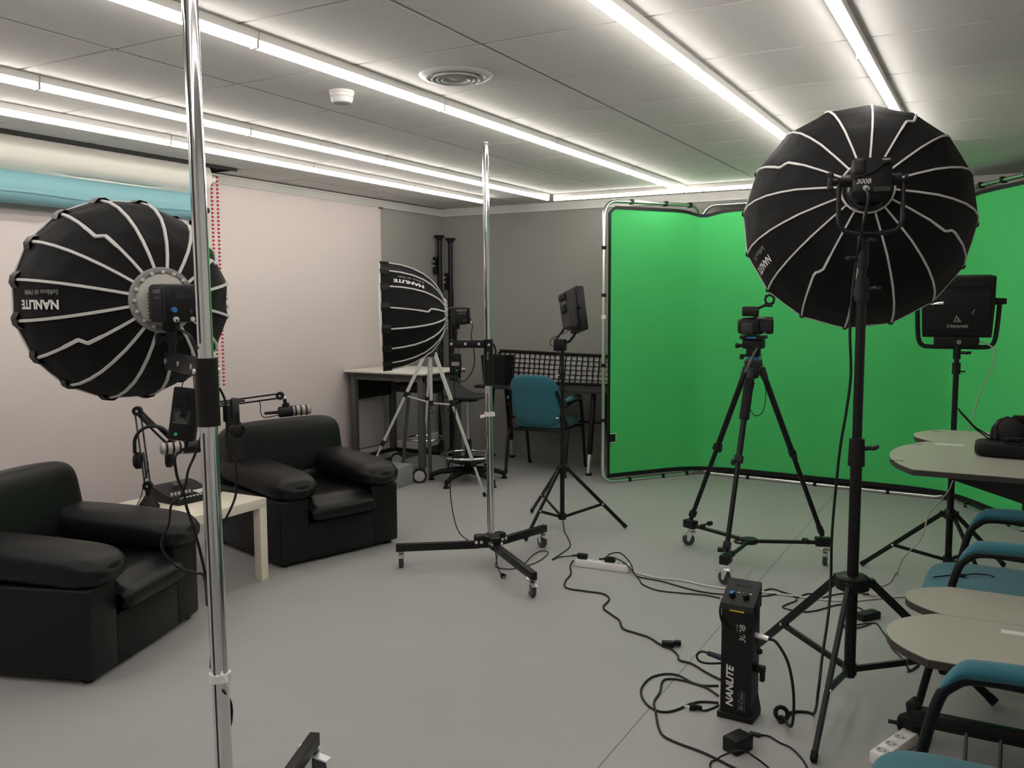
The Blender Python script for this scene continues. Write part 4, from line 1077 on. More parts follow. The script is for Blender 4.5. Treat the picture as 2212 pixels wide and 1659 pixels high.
b = MB(); b.tube([gpt(i, n_r, .3) + V(0, 0, .012) for i in range(n_c + 1)], .014, 8); b.tube([gpt(i, 0, .3) + V(0, 0, .004) for i in range(n_c + 1)], .012, 8)
for i in (0, n_c): b.tube([gpt(i, j, .3) for j in range(n_r + 1)], .014, 8)
part('border', b, 'mesh_black', t)
# black bag beside it
t = thing('equipment_bag', 'black upright equipment bag on the desk behind the middle chrome pole', 'bag', (-4.05, 7.10, dz_))
b = MB(); b.prism([(-.11, -.07), (.11, -.07), (.11, .07), (-.11, .07)], .27, Matrix.Translation((-4.05, 7.10, dz_ + .001)), 0, -.18); part('body', b, 'mesh_black', t)
part('strap', MB().tube(smoothpts([(-4.12, 7.04, 1.01), (-4.10, 7.02, 1.09), (-4.06, 7.03, 1.12), (-4.03, 7.03, 1.06), (-4.03, 7.03, 1.00)], 5), .009, 8), 'mesh_black', t)

# ================================================================ teal armchairs (office visitor chairs)
def teal_chair(loc, rz, label):
    """origin on the floor below the seat centre, facing local +Y"""
    t = thing('visitor_chair', label, 'chair', loc, rz, 'teal visitor chairs')
    part('seat', MB().se((0, .02, .435), (.245, .24, .042), .5, .42, None, 44, 16), 'teal_cloth', t, True, sharp=75)
    part('seat_pan', MB().se((0, .0, .392), (.215, .21, .018), .4, .3, None, 32, 10), 'black_plastic', t, True)
    def bk(u, v):
        a = 2 * PI * u; x = .235 * math.copysign(abs(math.cos(a)) ** .55, math.cos(a)); z = .225 * math.copysign(abs(math.sin(a)) ** .6, math.sin(a))
        return x, z
    b = MB()
    def shell(u, v):
        # v runs front face -> rim -> back face
        x, z = bk(u, 0); q = PI * v; k = math.sin(q) ** .35 if 0 < v < 1 else 0.0; y = .030 * math.cos(q)
        X = x * k; Z = z * k; sl = -.14 * (Z + .225) / .45
        return (X * (1 + .04 * Z / .225 * -1), -.235 + y + sl + .10 * (X / .235) ** 2 * .4, .655 + Z)
    b.grid(shell, 48, 18, True); part('backrest', b, 'teal_cloth', t, True, sharp=75)
    for s in (-1, 1):
        x = s * .275
        # front leg runs up, bends into the arm and back to the rear upright
        path = [(x, .250, .012), (x, .190, .30), (x, .140, .55), (x, .105, .615), (x, .045, .640), (x, -.12, .634), (x, -.235, .612)]
        l = part('front_leg', MB().tube(smoothpts(path, 5), .0135, 10), 'black_metal', t, True)
        part('glide', MB().cyl((x, .265, 0), (x, .265, .022), .018, None, 12), 'black_plastic', l, True)
        path = [(x, -.295, .012), (x, -.235, .30), (s * .262, -.205, .42), (s * .235, -.275, .62), (s * .215, -.33, .74)]
        r = part('rear_leg', MB().tube(smoothpts(path, 5), .0135, 10), 'black_metal', t, True)
        part('glide', MB().cyl((x, -.295, 0), (x, -.295, .022), .018, None, 12), 'black_plastic', r, True)
        part('side_link', MB().tube([(x, -.235, .612), (s * .237, -.272, .60)], .012, 8), 'black_metal', t, True)
        b = MB()
        def ap(u, v, x=x):
            a = 2 * PI * u; y = .135 - .375 * v; e = (1 - abs(2 * v - 1) ** 6) ** .5
            top = .655 + .012 * math.sin(PI * v) - .055 * max(0, (.16 - v) / .16) ** 1.6
            return (x + .031 * e * math.cos(a), y, top + .022 * e * math.sin(a))
        b.grid(ap, 20, 26, True); part('arm_pad', b, 'teal_cloth', t, True, sharp=75)
    part('seat_rail', MB().tube([(-.27, -.21, .385), (.27, -.21, .385)], .0125, 8), 'black_metal', t, True)
    part('seat_rail', MB().tube([(-.27, .21, .385), (.27, .21, .385)], .0125, 8), 'black_metal', t, True)
    return t
ch = teal_chair((-3.52, 7.06, 0), math.radians(5), 'teal fabric chair with black legs facing the dark desk, back to the camera')
dup(ch, (.045, 3.65, 0), math.radians(88), 'teal fabric chair at the right edge between the upper and lower grey tables')
dup(ch, (.040, 1.955, 0), math.radians(90), 'teal fabric chair in the bottom right corner, nearest the camera')
# ================================================================ camera on tripod and dolly
k0 = V(-1.215, 5.035, 0)
wh = [V(-1.64, 5.246, 0), V(-1.235, 4.592, 0), V(-.826, 5.207, 0)]
t = thing('tripod_dolly', 'three-wheeled black dolly under the video camera tripod', 'dolly', k0)
part('hub', MB().lathe([(.0001, .118), (.045, .118), (.05, .128), (.045, .145), (.0001, .145)], at(k0.x, k0.y, 0), 18, False), 'black_metal', t)
part('handle_loop', MB().torus(Matrix.Translation(k0 + V(-.035, -.055, .135)), .035, .007, 20, 6), 'black_metal', t)
cups = []
for q, d in zip(wh, ((-.8, -.3), (-.7, .3), (.1, -1))):
    e = (q - k0).normalized(); s = e.cross(V(0, 0, 1)); c = q - e * .015
    part('arm', MB().cyl(k0 + e * .03 + V(0, 0, .130), c + V(0, 0, .130), .0115, None, 12), 'black_metal', t)
    cup = part('leg_cup', MB().box((0, 0, 0), (.05, .085, .05), frame(c + V(0, 0, .135), (0, 0, 1), e), .006), 'black_plastic', t)
    for f, sg in ((-.10, 1),):
        p = c + e * f + V(0, 0, .15); b = MB().box(p - V(0, 0, .012), (.03, .03, .03), None, .004); b.cyl(p + s * .01, p + s * sg * .055, .005); b.cyl(p + s * .05, p + s * .075, .014, None, 12)
        part('clamp_screw', b, 'black_plastic', cup)
    caster(t, q, .037, d, True, 'caster_grey', .115, 'zinc'); cups.append(c + V(0, 0, .16))
t = thing('camera_tripod', 'black video tripod on the wheeled dolly, holding the camcorder', 'tripod', k0)
AP = k0 + V(0, 0, 1.145)
part('bowl', MB().lathe([(.0001, 1.06), (.03, 1.07), (.045, 1.11), (.05, 1.165), (.04, 1.175), (.0001, 1.175)], at(k0.x, k0.y, 0), 20, False), 'dark_grey', t)
for i, c in enumerate(cups):
    e = (V(c.x, c.y, 0) - k0).normalized(); a = AP + e * .045 - V(0, 0, .02); L = c - a
    l = part('leg', MB().cyl(a, a + L * .50, .0165, None, 14), 'black_metal', t)
    part('lower_tube', MB().cyl(a + L * .49, a + L * .99, .0135, None, 14), 'black_metal', l)
    for f, r in ((.50, .022), (.955, .019)): part('clamp', MB().bar(a + L * (f - .02), a + L * (f + .02), r * 2, r * 1.7, (0, 0, 1), .004), 'black_plastic', l)
    b = MB().box((0, 0, 0), (.02, .025, .03), frame(a + L * .52 + e.cross(V(0, 0, 1)) * .028, L), .004); part('clamp_knob', b, 'black_plastic', l)
    part('shoulder', MB().cyl(a - L * .0, a + L * .06, .022, .019, 14), 'dark_grey', l)
    if i == 1: part('foam_grip', MB().cyl(a + L * .06, a + L * .28, .027, None, 16), 'rubber', l)
part('level_ring', MB().cyl(k0 + V(0, 0, 1.175), k0 + V(0, 0, 1.192), .034, None, 24), 'blue_knob', t)
hd = MB(); hd.lathe([(.0001, 1.19), (.036, 1.19), (.040, 1.205), (.040, 1.235), (.0001, 1.235)], at(k0.x, k0.y, 0), 20, False); hd.box(k0 + V(0, 0, 1.262), (.115, .09, .055), None, .012); hd.box(k0 + V(.0, 0, 1.298), (.125, .14, .02), None, .004)
part('fluid_head', hd, 'black_plastic', t)
part('drag_dial', MB().cyl(k0 + V(.02, -.040, 1.262), k0 + V(.02, -.058, 1.262), .022, None, 18), 'black_metal', t)
part('level_badge', MB().box(k0 + V(.005, -.071, 1.298), (.05, .002, .010)), 'blue_knob', t)
b = MB(); b.cyl(k0 + V(-.05, 0, 1.25), k0 + V(-.085, -.01, 1.25), .009); b.cyl(k0 + V(-.08, -.01, 1.25), k0 + V(-.098, -.01, 1.25), .014); b.cyl(k0 + V(-.03, -.03, 1.20), k0 + V(-.065, -.04, 1.185), .007); b.box(k0 + V(-.055, -.04, 1.19), (.02, .02, .03), None, .004)
part('lock_levers', b, 'black_plastic', t)
part('pan_handle', MB().tube([k0 + V(.035, -.04, 1.25), k0 + V(.025, -.07, 1.22), k0 + V(-.018, -.115, 1.10)], .007, 8), 'grey_steel', t)
part('handle_grip', MB().cyl(k0 + V(-.016, -.113, 1.105), k0 + V(-.034, -.132, 1.055), .012, .013, 12), 'rubber', t)
zc_ = 1.309
t = thing('camcorder', 'black professional video camera on the dolly tripod facing the green screen', 'video camera', k0 + V(0, 0, zc_))
B = lambda x, y, z: k0 + V(x, y, zc_ + z)
part('body', MB().box(B(-.01, .02, .052), (.105, .20, .095), None, .018, 3), 'black_plastic', t)
part('side_grip', MB().box(B(-.063, .03, .050), (.045, .15, .085), None, .018, 3), 'black_plastic', t)
part('battery', MB().box(B(-.010, -.097, .042), (.06, .045, .062), None, .006), 'dark_grey', t)
part('lens_barrel', MB().cyl(B(-.01, .11, .055), B(-.01, .20, .055), .042, .042, 24), 'black_metal', t)
part('lens_hood', MB().box(B(-.01, .235, .055), (.115, .08, .09), None, .008), 'black_plastic', t)
sc2 = part('side_screen', MB().box(B(.075, -.035, .052), (.085, .022, .085), Matrix.Translation(B(.075, -.035, .052)) @ Matrix.Rotation(math.radians(-12), 4, 'Z') @ Matrix.Translation(-B(.075, -.035, .052)), .010, 2), 'black_plastic', t)
part('screen_glass', MB().box(B(.074, -.049, .054), (.07, .003, .06), None), 'glass_dark', sc2)
part('badge', MB().box(B(.070, -.050, .016), (.018, .003, .006)), 'print_grey', sc2)
b = MB().tube(smoothpts([B(-.01, .085, .09), B(-.01, .08, .125), B(-.01, .04, .138), B(-.01, -.05, .138), B(-.01, -.075, .12)], 5), .014, 10); part('top_handle', b, 'black_plastic', t)
part('handle_unit', MB().box(B(-.008, -.055, .135), (.085, .06, .055), None, .010), 'black_plastic', t)
part('viewfinder', MB().box(B(.022, -.085, .128), (.04, .05, .035), None, .008), 'rubber', t)
mm = B(.085, -.01, .20)
b = MB().tube([B(.025, -.01, .152), B(.06, -.01, .168), mm - V(0, 0, .03)], .008, 8); b.box(mm - V(0, 0, .034), (.03, .03, .015), None, .003); part('mic_bracket', b, 'black_metal', t)
b = MB().torus(frame(mm, (0, 1, 0)), .024, .0065, 24, 8)
for k in range(4):
    a = PI / 4 + k * PI / 2; b.ball(mm + V(.027 * math.cos(a), 0, .027 * math.sin(a)), .008, 8)
part('shock_mount_ring', b, 'black_plastic', t)
single('cable', MB().tube(smoothpts([B(.045, -.06, .02), B(.055, -.07, -.09), B(.075, -.07, -.20), B(.09, -.07, -.32), B(.075, -.07, -.42), B(.03, -.06, -.445), B(-.002, -.05, -.40), B(.005, -.04, -.33), B(.018, -.035, -.26)], 6), .0025, 6), 'cable_black', 'thin black lead looping down from the video camera in front of the green cloth', 'cable')

# ================================================================ power unit of the big lamp
FZ = thing('power_unit', 'tall black lamp power unit with white lettering and blue dial standing on the floor', 'power supply', (-.780, 3.130, 0), math.radians(-3))
fw, fd = .112, .088
b = MB(); b.prism([(-fw / 2, -fd / 2), (fw / 2, -fd / 2), (fw / 2, fd / 2), (-fw / 2, fd / 2)], .40, Matrix.Translation((0, 0, .02)))
b.box((0, 0, .012), (fw + .018, fd + .024, .020), None, .003)
b.add([(fw / 2, -fd / 2, .02), (fw / 2 + .012, fd / 2, .02), (fw / 2, fd / 2, .08), (fw / 2, -fd / 2, .05)], [(0, 1, 2, 3)])
part('body', b, 'black_plastic', FZ, True)
vs = []
for z, w_, d0, d1 in ((.415, .5 * fw + .004, -fd / 2 - .004, fd / 2 + .004),):
    vs += [(-w_, d0, .405), (w_, d0, .405), (w_, d1, .405), (-w_, d1, .405), (-w_, d0, .425), (w_, d0, .425), (w_, d1, .492), (-w_, d1, .492)]
part('control_head', MB().add(vs, [(3, 2, 1, 0), (4, 5, 6, 7), (0, 1, 5, 4), (1, 2, 6, 5), (2, 3, 7, 6), (3, 0, 4, 7)]), 'dark_grey', FZ, True)
sl = math.atan2(.067, fd + .008); TC = Matrix.Translation((0, 0, .4585)) @ Matrix.Rotation(sl, 4, 'X')
for x, m_ in ((-.026, 'blue_knob'), (.024, 'dark_grey')):
    d_ = part('dial', MB().lathe([(.0115, 0), (.0115, .010), (.009, .022), (.0001, .022)], TC @ Matrix.Translation((x, -.022, 0)), 20, False), 'black_plastic', FZ, True)
    part('dial_cap', MB().cyl(TC @ V(x, -.022, .022), TC @ V(x, -.022, .0232), .0075, None, 16), m_, d_, True)
part('slot', MB().box((0, .030, .0008), (.055, .005, .0015), TC), 'black_gloss', FZ, True)
b = MB()
for x in (-.03, -.008, .012, .034): b.box((x, -.002, .0006), (.010, .003, .0008), TC)
part('markings', b, 'print_white', FZ, True)
part('yellow_stripe', MB().box((0, -fd / 2 - .0046, .403), (.052, .0012, .005)), 'yellow', FZ, True)
TFx = Matrix(((0, -1, 0, 0), (0, 0, -1, -fd / 2 - .0002), (1, 0, 0, 0), (0, 0, 0, 1)))
def fl_text(s_, size, x, z, m_, bold, sx=1.0):
    vs, fs = text_shape(s_, size, .25, bold, 'LEFT'); T = Matrix(((0, -1, 0, x), (0, 0, -1, -fd / 2), (1, 0, 0, z), (0, 0, 0, 1)))
    part('lettering', MB().add([(v.x * sx, v.y, .0006) for v in vs], fs, T), m_, FZ, True, smooth=False)
fl_text('NANLITE', .036, -.021, .045, 'print_white', .0012, 1.02)
fl_text('Bi-Color', .020, .022, .040, 'print_grey', .0002)
fl_text('300B', .031, .022, .290, 'print_white', .0, 1.0)
fl_text('Forsa', .016, .000, .318, 'print_grey', .0)
b = MB()
for x in (.010, .034): b.box((x, -fd / 2 - .0006, .072), (.0008, .0006, .07))
part('rule_lines', b, 'print_grey', FZ, True)
part('carry_strap', MB().tube(smoothpts([(-fw / 2 - .006, -.02, .43), (-fw / 2 - .008, -.04, .385), (-.04, -fd / 2 - .012, .340), (0, -fd / 2 - .014, .325), (.04, -fd / 2 - .012, .340), (fw / 2 + .008, -.04, .385), (fw / 2 + .006, -.02, .43)], 5), .005, 6), 'mesh_black', FZ, True)
part('output_connector', MB().cyl((fw / 2 - .002, -.01, .315), (fw / 2 + .05, -.015, .312), .0105, .009, 16), 'zinc', FZ, True)
part('cap_lanyard', MB().tube(smoothpts([(fw / 2, 0, .30), (fw / 2 + .01, -.01, .285), (fw / 2 + .015, -.01, .27)], 4), .002, 6), 'cable_black', FZ, True)
part('connector_cap', MB().ball((fw / 2 + .017, -.01, .258), .011, 12), 'rubber', FZ, True)
part('mains_plug', MB().box((fw / 2 + .018, .0, .19), (.036, .022, .026), None, .004).box((fw / 2 + .026, 0, .165), (.018, .018, .04), None, .004), 'black_plastic', FZ, True)
part('control_plug', MB().cyl((-fw / 2 + .002, -.01, .205), (-fw / 2 - .022, -.012, .207), .0115, None, 14), 'navy', FZ, True)
part('control_plug_shell', MB().cyl((-fw / 2 - .02, -.012, .207), (-fw / 2 - .06, -.016, .214), .0105, .009, 14), 'dark_grey', FZ, True)
part('side_socket', MB().box((-fw / 2, .0, .205), (.006, .03, .035), None, .001), 'dark_grey', FZ, True)
FP = lambda x, y, z: ROOTM[FZ.name] @ V(x, y, z)

# ================================================================ power strips, bricks and leads
def strip(name_label, p0, p1, n, root_cat='power strip', switch=True, sockets=True):
    p0 = Vector(p0); p1 = Vector(p1); d = (p1 - p0).normalized(); L = (p1 - p0).length; T = frame((p0 + p1) / 2, (0, 0, 1), V(-d.y, d.x, 0))
    t = thing('power_strip', name_label, 'power strip', (p0 + p1) / 2)
    part('case', MB().box((0, 0, .021), (L, .055, .042), T, .006, 2), 'white_gloss', t)
    for k in range(n):
        x = -L / 2 + .035 + k * (L - (.09 if switch else .06)) / max(1, n - 1)
        s = part('socket', MB().lathe([(.0205, .0425), (.019, .0428), (.0185, .0424), (.0001, .0424)], T @ Matrix.Translation((x, 0, 0)), 24, False), 'base_grey', t)
        b = MB(); b.cyl(T @ V(x, .009, .0424), T @ V(x, .009, .0430), .003, None, 8); b.cyl(T @ V(x, -.009, .0424), T @ V(x, -.009, .0430), .003, None, 8)
        part('pin_holes', b, 'black_gloss', s)
    if switch: part('switch', MB().box((L / 2 - .028, 0, .044), (.022, .016, .008), T, .002), 'orange', t)
    return t, T, L
s1, TS1, L1 = strip('white power strip in the middle of the floor with two black plugs in it', (-2.075, 4.535, 0), (-1.760, 4.555, 0), 4)
for k, (x, m_) in enumerate(((-.120, 'a'), (.045, 'b'))):
    p = TS1 @ V(x, 0, .043)
    pl = thing('plug', ['black mains plug at the left end of the middle power strip', 'black mains plug next to the orange switch of the middle power strip'][k], 'plug', p, 0, 'plugs in the power strip')
    part('body', MB().box((x, 0, .058), (.060, .030, .030), TS1, .007), 'black_plastic', pl)
    part('strain_relief', MB().cyl(TS1 @ V(x - .028, 0, .058), TS1 @ V(x - .065, 0, .052), .007, .005, 10), 'black_plastic', pl)
s2_, TS2, L2 = strip('white power strip on the floor at lower right, beside the table caster', (-.295, 2.985, 0), (-.208, 3.225, 0), 4, switch=False)

def cable(label, pts, r, m='cable_black', k=6, extra=None, name='cable'):
    return single(name, MB().tube([V(p.x, p.y, max(p.z, r + .0004)) for p in smoothpts(pts, k)], r, 7), m, label, 'cable')
def G(l, r=.004, over=()): return [gp(x, y, r + .0005) for x, y in l]
# lead of the small panel, down its stand to the power strip
c = [V(c6.x - .03, c6.y - .028, 1.20), V(c6.x + .016, c6.y - .020, 1.05), V(c6.x + .018, c6.y - .022, .8), V(c6.x + .020, c6.y - .022, .5), V(c6.x + .034, c6.y - .05, .30), V(c6.x + .04, c6.y - .08, .12)]
cable('black lead running down the small LED panel stand to the middle power strip', c + G([(1220, 1150), (1232, 1178), (1212, 1196), (1193, 1209), (1212, 1203)]) + [TS1 @ V(-.185, 0, .050)], .0035)
cable('black extension lead winding over the floor from power strip to lamp power unit', [TS1 @ V(-.17, -.012, .03)] + G([(1232, 1222), (1233, 1240), (1221, 1256), (1224, 1270), (1265, 1277), (1304, 1283), (1316, 1295), (1303, 1312), (1322, 1328), (1338, 1340), (1346, 1358), (1375, 1368), (1402, 1377), (1428, 1393), (1450, 1402), (1464, 1415), (1468, 1426), (1495, 1434), (1525, 1452), (1556, 1468)], .005), .0045)
pc = gp(1443, 1391, .014); t = thing('connector_pair', 'joined black mains connectors on the extension lead left of the lamp power unit', 'connector', (pc.x, pc.y, 0))
part('socket_half', MB().box((0, 0, 0), (.055, .030, .026), Matrix.Translation(pc) @ Matrix.Rotation(.35, 4, 'Z'), .006), 'black_plastic', t)
part('plug_half', MB().box((.042, .012, .002), (.030, .024, .022), Matrix.Translation(pc) @ Matrix.Rotation(.35, 4, 'Z'), .005), 'black_plastic', t)
cable('white mains cable running from the middle power strip along the floor to the right', [TS1 @ V(L1 / 2 - .01, 0, .02)] + G([(1378, 1238), (1420, 1248), (1475, 1254), (1520, 1264), (1565, 1271), (1650, 1279), (1735, 1290), (1800, 1297), (1850, 1297), (1910, 1291), (1980, 1288), (2080, 1292)], .0055), .005, 'cable_white')
cable('black lead arching up from the strip plug, then along beside the white cable', [TS1 @ V(.02, 0, .056), TS1 @ V(.04, .01, .085), TS1 @ V(.10, .02, .095), TS1 @ V(.165, .0, .05)] + G([(1376, 1245), (1430, 1256), (1500, 1275), (1560, 1284), (1640, 1288), (1690, 1282), (1722, 1290), (1742, 1283), (1770, 1284)]), .0038)
cable('black lead dropping from the strip plug and bending behind the lamp power unit', [TS1 @ V(.012, -.01, .056), TS1 @ V(.06, -.015, .075), TS1 @ V(.14, -.015, .05)] + G([(1379, 1250), (1388, 1262), (1420, 1275), (1470, 1281), (1520, 1285), (1556, 1292)]), .0035)
cable('black lead curling between the lamp power unit and the small adapter', G([(1640, 1281), (1664, 1272), (1692, 1279), (1716, 1288), (1720, 1297), (1698, 1306), (1692, 1313), (1730, 1321), (1762, 1319), (1806, 1307), (1834, 1306), (1858, 1314), (1868, 1322)]), .0035)
q = gp(1874, 1338, 0); 
def brick(label, p, rz, d, m='black_plastic', tilt=0.0, extra=None, group='power adapters'):
    t = thing('power_adapter', label, 'power adapter', p, rz, group)
    part('case', MB().box((0, 0, d[2] / 2), d, None, .006, 2), m, t, True)
    return t
brick('small black power adapter on the floor right of the tall stand', V(q.x, q.y + .01, 0), .95, (.115, .055, .035))
cable('thin black lead looping in front of the small adapter and running to the table leg', G([(1883, 1346), (1862, 1354), (1838, 1358), (1822, 1355), (1824, 1350), (1845, 1350), (1870, 1347), (1893, 1347), (1905, 1362), (1917, 1380), (1928, 1402), (1945, 1418), (1958, 1438), (1965, 1450), (1985, 1438)]), .0032)
# output lead from the power unit and up the tall stand to the lamp head
cable('thick black lamp lead from the silver connector of the power unit up the tall stand', [FP(fw / 2 + .05, -.015, .312), FP(fw / 2 + .08, -.02, .305), FP(fw / 2 + .125, -.035, .245), FP(fw / 2 + .15, -.05, .14), FP(fw / 2 + .15, -.07, .04)] +
      G([(1690, 1548), (1682, 1554), (1688, 1560), (1698, 1548), (1716, 1537), (1757, 1543)], .006) + [dp(1768, 1490, (-.50, 3.10)), dp(1776, 1420, (-.51, 3.2)), dp(1789, 1330, (-.52, 3.3)), dp(1795, 1250, c3 + V(-.05, 0, 0)), dp(1797, 1160, c3), dp(1806, 1050, c3), dp(1816, 960, c3), dp(1828, 890, c3), dp(1838, 810, c3), dp(1836, 720, c3), dp(1840, 650, c3), dp(1851, 560, c3), TH3 @ V(.020, -.10, -.255), TH3 @ V(.020, -.055, -.240), TH3 @ V(.020, -.040, -.225)], .0052)
part_ring = gp(1688, 1552, .006); t = thing('cable_strap', 'black strap ring on the lamp lead right of the power unit', 'cable strap', (part_ring.x, part_ring.y, 0))
part('loop', MB().torus(frame(part_ring + V(0, 0, .019), (.5, -.75, .75)), .022, .0080, 24, 8), 'mesh_black', t)
cable('short black lead looping at the blue plug left of the power unit', [FP(-fw / 2 - .06, -.016, .214), FP(-fw / 2 - .082, -.02, .216), FP(-fw / 2 - .098, -.025, .200), FP(-fw / 2 - .085, -.03, .182), FP(-fw / 2 - .05, -.025, .180), FP(-fw / 2 - .004, -.01, .186)], .0042)
cable('black mains lead bulging out in a wide loop left of the power unit', G([(1552, 1481), (1520, 1481), (1494, 1474), (1466, 1459), (1436, 1456), (1406, 1464), (1388, 1482), (1385, 1500), (1396, 1520), (1416, 1534), (1440, 1538), (1465, 1532), (1490, 1521), (1516, 1516), (1552, 1518)]), .0042)
cable('black lead winding from behind the power unit down to the bottom edge', G([(1552, 1503), (1528, 1487), (1500, 1477), (1466, 1468), (1440, 1467), (1430, 1474), (1426, 1494), (1413, 1516), (1417, 1542), (1422, 1570), (1434, 1590), (1466, 1606), (1510, 1622), (1545, 1638), (1572, 1652), (1604, 1668), (1640, 1690)]), .0042)
pq = gp(1499, 1527, .012); t = thing('mains_plug', 'loose black two-pin plug on the floor left of the power unit', 'plug', (pq.x, pq.y, 0)); Tq = Matrix.Translation(pq) @ Matrix.Rotation(PI + .3, 4, 'Z')
part('body', MB().lathe([(.0001, -.03), (.006, -.03), (.009, -.012), (.014, 0), (.015, .016), (.0001, .016)], Tq @ Matrix.Rotation(PI / 2, 4, 'Y'), 12, False), 'black_plastic', t)
part('pins', MB().cyl(Tq @ V(.016, .006, 0), Tq @ V(.036, .006, 0), .002, None, 8).cyl(Tq @ V(.016, -.006, 0), Tq @ V(.036, -.006, 0), .002, None, 8), 'zinc', t)
cable('short lead of the loose plug running back to the power unit', G([(1509, 1531), (1520, 1535), (1536, 1531), (1553, 1523)]), .0036)
q = gp(1592, 1622, 0)
b1 = brick('black power adapter lying on the floor in front of the lamp power unit', V(q.x, q.y + .01, 0), 1.15, (.088, .062, .052))
cable('black lead with ferrite bead from the floor adapter to the bottom edge', [gp(1610, 1594, .02)] + G([(1622, 1589), (1632, 1587), (1660, 1590), (1684, 1604), (1708, 1615), (1728, 1634), (1742, 1655), (1750, 1680)]), .0032)
fb = gp(1631, 1586, .008); single('ferrite_bead', MB().cyl(fb - V(.018, .0, 0), fb + V(.018, 0, 0), .0075, None, 14), 'black_plastic', 'black ferrite bead on the lead beside the floor adapter', 'ferrite bead')
cable('black lead draped over the floor adapter and out of the bottom edge', [gp(1548, 1640, .004), gp(1562, 1632, .03), gp(1590, 1622, .0560), gp(1612, 1624, .0560), gp(1625, 1632, .03), gp(1650, 1650, .004), gp(1672, 1672, .004)], .0032)
cable('black lead curving out from under the front of the floor adapter', G([(1548, 1640), (1536, 1646), (1534, 1656), (1540, 1668)]), .0032)
# leads at the right: beige lead of the large panel
cable('beige network lead hanging from the large LED panel down to the floor', [TP @ V(.108, -.19, .012), TP @ V(.135, -.195, .03), TP @ V(.175, -.225, .05), TP @ V(.178, -.30, .06), dp(2122, 838, c4), dp(2107, 880, c4), dp(2094, 925, c4), dp(2075, 1000, c4), dp(2058, 1040, (-.2, 5.1)), dp(2046, 1065, (-.2, 5.05)), dp(2008, 1108, (-.22, 5.0)), dp(1998, 1140, (-.24, 4.95)), dp(1985, 1170, (-.27, 4.9)), dp(1952, 1205, (-.3, 4.8))] + G([(1938, 1238), (1922, 1258), (1905, 1266), (1888, 1268), (1868, 1272), (1872, 1288), (1890, 1295)], .003), .0034, 'cable_beige')
cb = gp(1889, 1286, .011); t = thing('connector', 'beige plug block on the white floor cable right of the tall stand', 'connector', (cb.x, cb.y, 0)); Tb_ = Matrix.Translation(cb) @ Matrix.Rotation(-.1, 4, 'Z')
part('body', MB().box((0, 0, 0), (.050, .026, .022), Tb_, .004), 'cable_beige', t); part('boot', MB().cyl(Tb_ @ V(-.025, 0, 0), Tb_ @ V(-.055, 0, -.003), .007, .005, 10), 'black_plastic', t)
cable('black lead running into the beige plug block', [Tb_ @ V(-.054, 0, -.003)] + G([(1860, 1281), (1830, 1281), (1800, 1285), (1775, 1292)]), .0034)
# middle stand leads
AD_ = thing('power_adapter', 'black power adapter hanging below the arm of the middle chrome stand', 'power adapter', (-2.682, 4.235, 1.11), 0, 'power adapters')
TA = frame((-2.682, 4.228, 1.155), (.53, -.85, .05), (.03, 0, 1))
part('case', MB().box((0, -.012, 0), (.066, .080, .034), TA, .006), 'black_plastic', AD_); part('velcro_strap', MB().box((0, .035, 0), (.060, .045, .040), TA, .004), 'mesh_black', AD_)
part('label_plate', MB().box((-.002, .0, .0175), (.042, .022, .0008), TA), 'print_grey', AD_); part('status_dot', MB().cyl(TA @ V(.006, -.036, .0172), TA @ V(.006, -.036, .0182), .005, None, 12), 'led_green', AD_)
part('hanging_cord', MB().tube([TA @ V(-.01, .055, 0), TA @ V(-.02, .095, .0)], .0018, 6).tube([TA @ V(.012, .055, 0), TA @ V(.022, .095, .0)], .0018, 6), 'cable_black', AD_)
cable('black lead from the side-on softbox lamp head down to its hanging adapter', [TH2 @ V(.018, -.048, -.150), TH2 @ V(.016, -.070, -.156), dp(1018, 725, (-2.62, 4.20)), dp(1024, 760, (-2.62, 4.2)), dp(1025, 785, (-2.64, 4.2)), dp(1018, 806, (-2.66, 4.2)), dp(1004, 822, (-2.68, 4.21)), dp(990, 822, (-2.68, 4.22)), TA @ V(0, -.055, 0)], .003)
cable('black lead from the hanging adapter straight down to the middle stand base', [TA @ V(-.01, -.053, 0), dp(982, 850, (-2.68, 4.24)), dp(983, 920, (-2.69, 4.24)), dp(978, 990, (-2.70, 4.24)), dp(972, 1050, (-2.72, 4.25)), dp(980, 1115, (-2.72, 4.26)), dp(992, 1150, (-2.68, 4.27)), dp(1012, 1168, (-2.62, 4.28)), dp(1034, 1183, (-2.575, 4.28)), V(-2.555, 4.282, .15), V(-2.53, 4.28, .172)], .003)
cable('loose black mains lead looping on the floor under the middle stand legs', [V(-2.49, 4.288, .178), gp(1080, 1165, .10)] + G([(1072, 1215), (1075, 1226), (1108, 1229), (1132, 1218), (1150, 1200), (1168, 1190), (1183, 1192), (1180, 1200), (1160, 1214), (1130, 1222), (1110, 1206), (1092, 1192)]), .003)
pq = gp(1086, 1243, .012); t = thing('mains_plug', 'black two-pin plug lying under the middle stand', 'plug', (pq.x, pq.y, 0)); Tq = Matrix.Translation(pq) @ Matrix.Rotation(-.75, 4, 'Z')
part('body', MB().lathe([(.0001, -.03), (.006, -.03), (.009, -.012), (.014, 0), (.015, .016), (.0001, .016)], Tq @ Matrix.Rotation(PI / 2, 4, 'Y'), 12, False), 'black_plastic', t)
part('pins', MB().cyl(Tq @ V(.016, .006, 0), Tq @ V(.036, .006, 0), .002, None, 8).cyl(Tq @ V(.016, -.006, 0), Tq @ V(.036, -.006, 0), .002, None, 8), 'zinc', t)
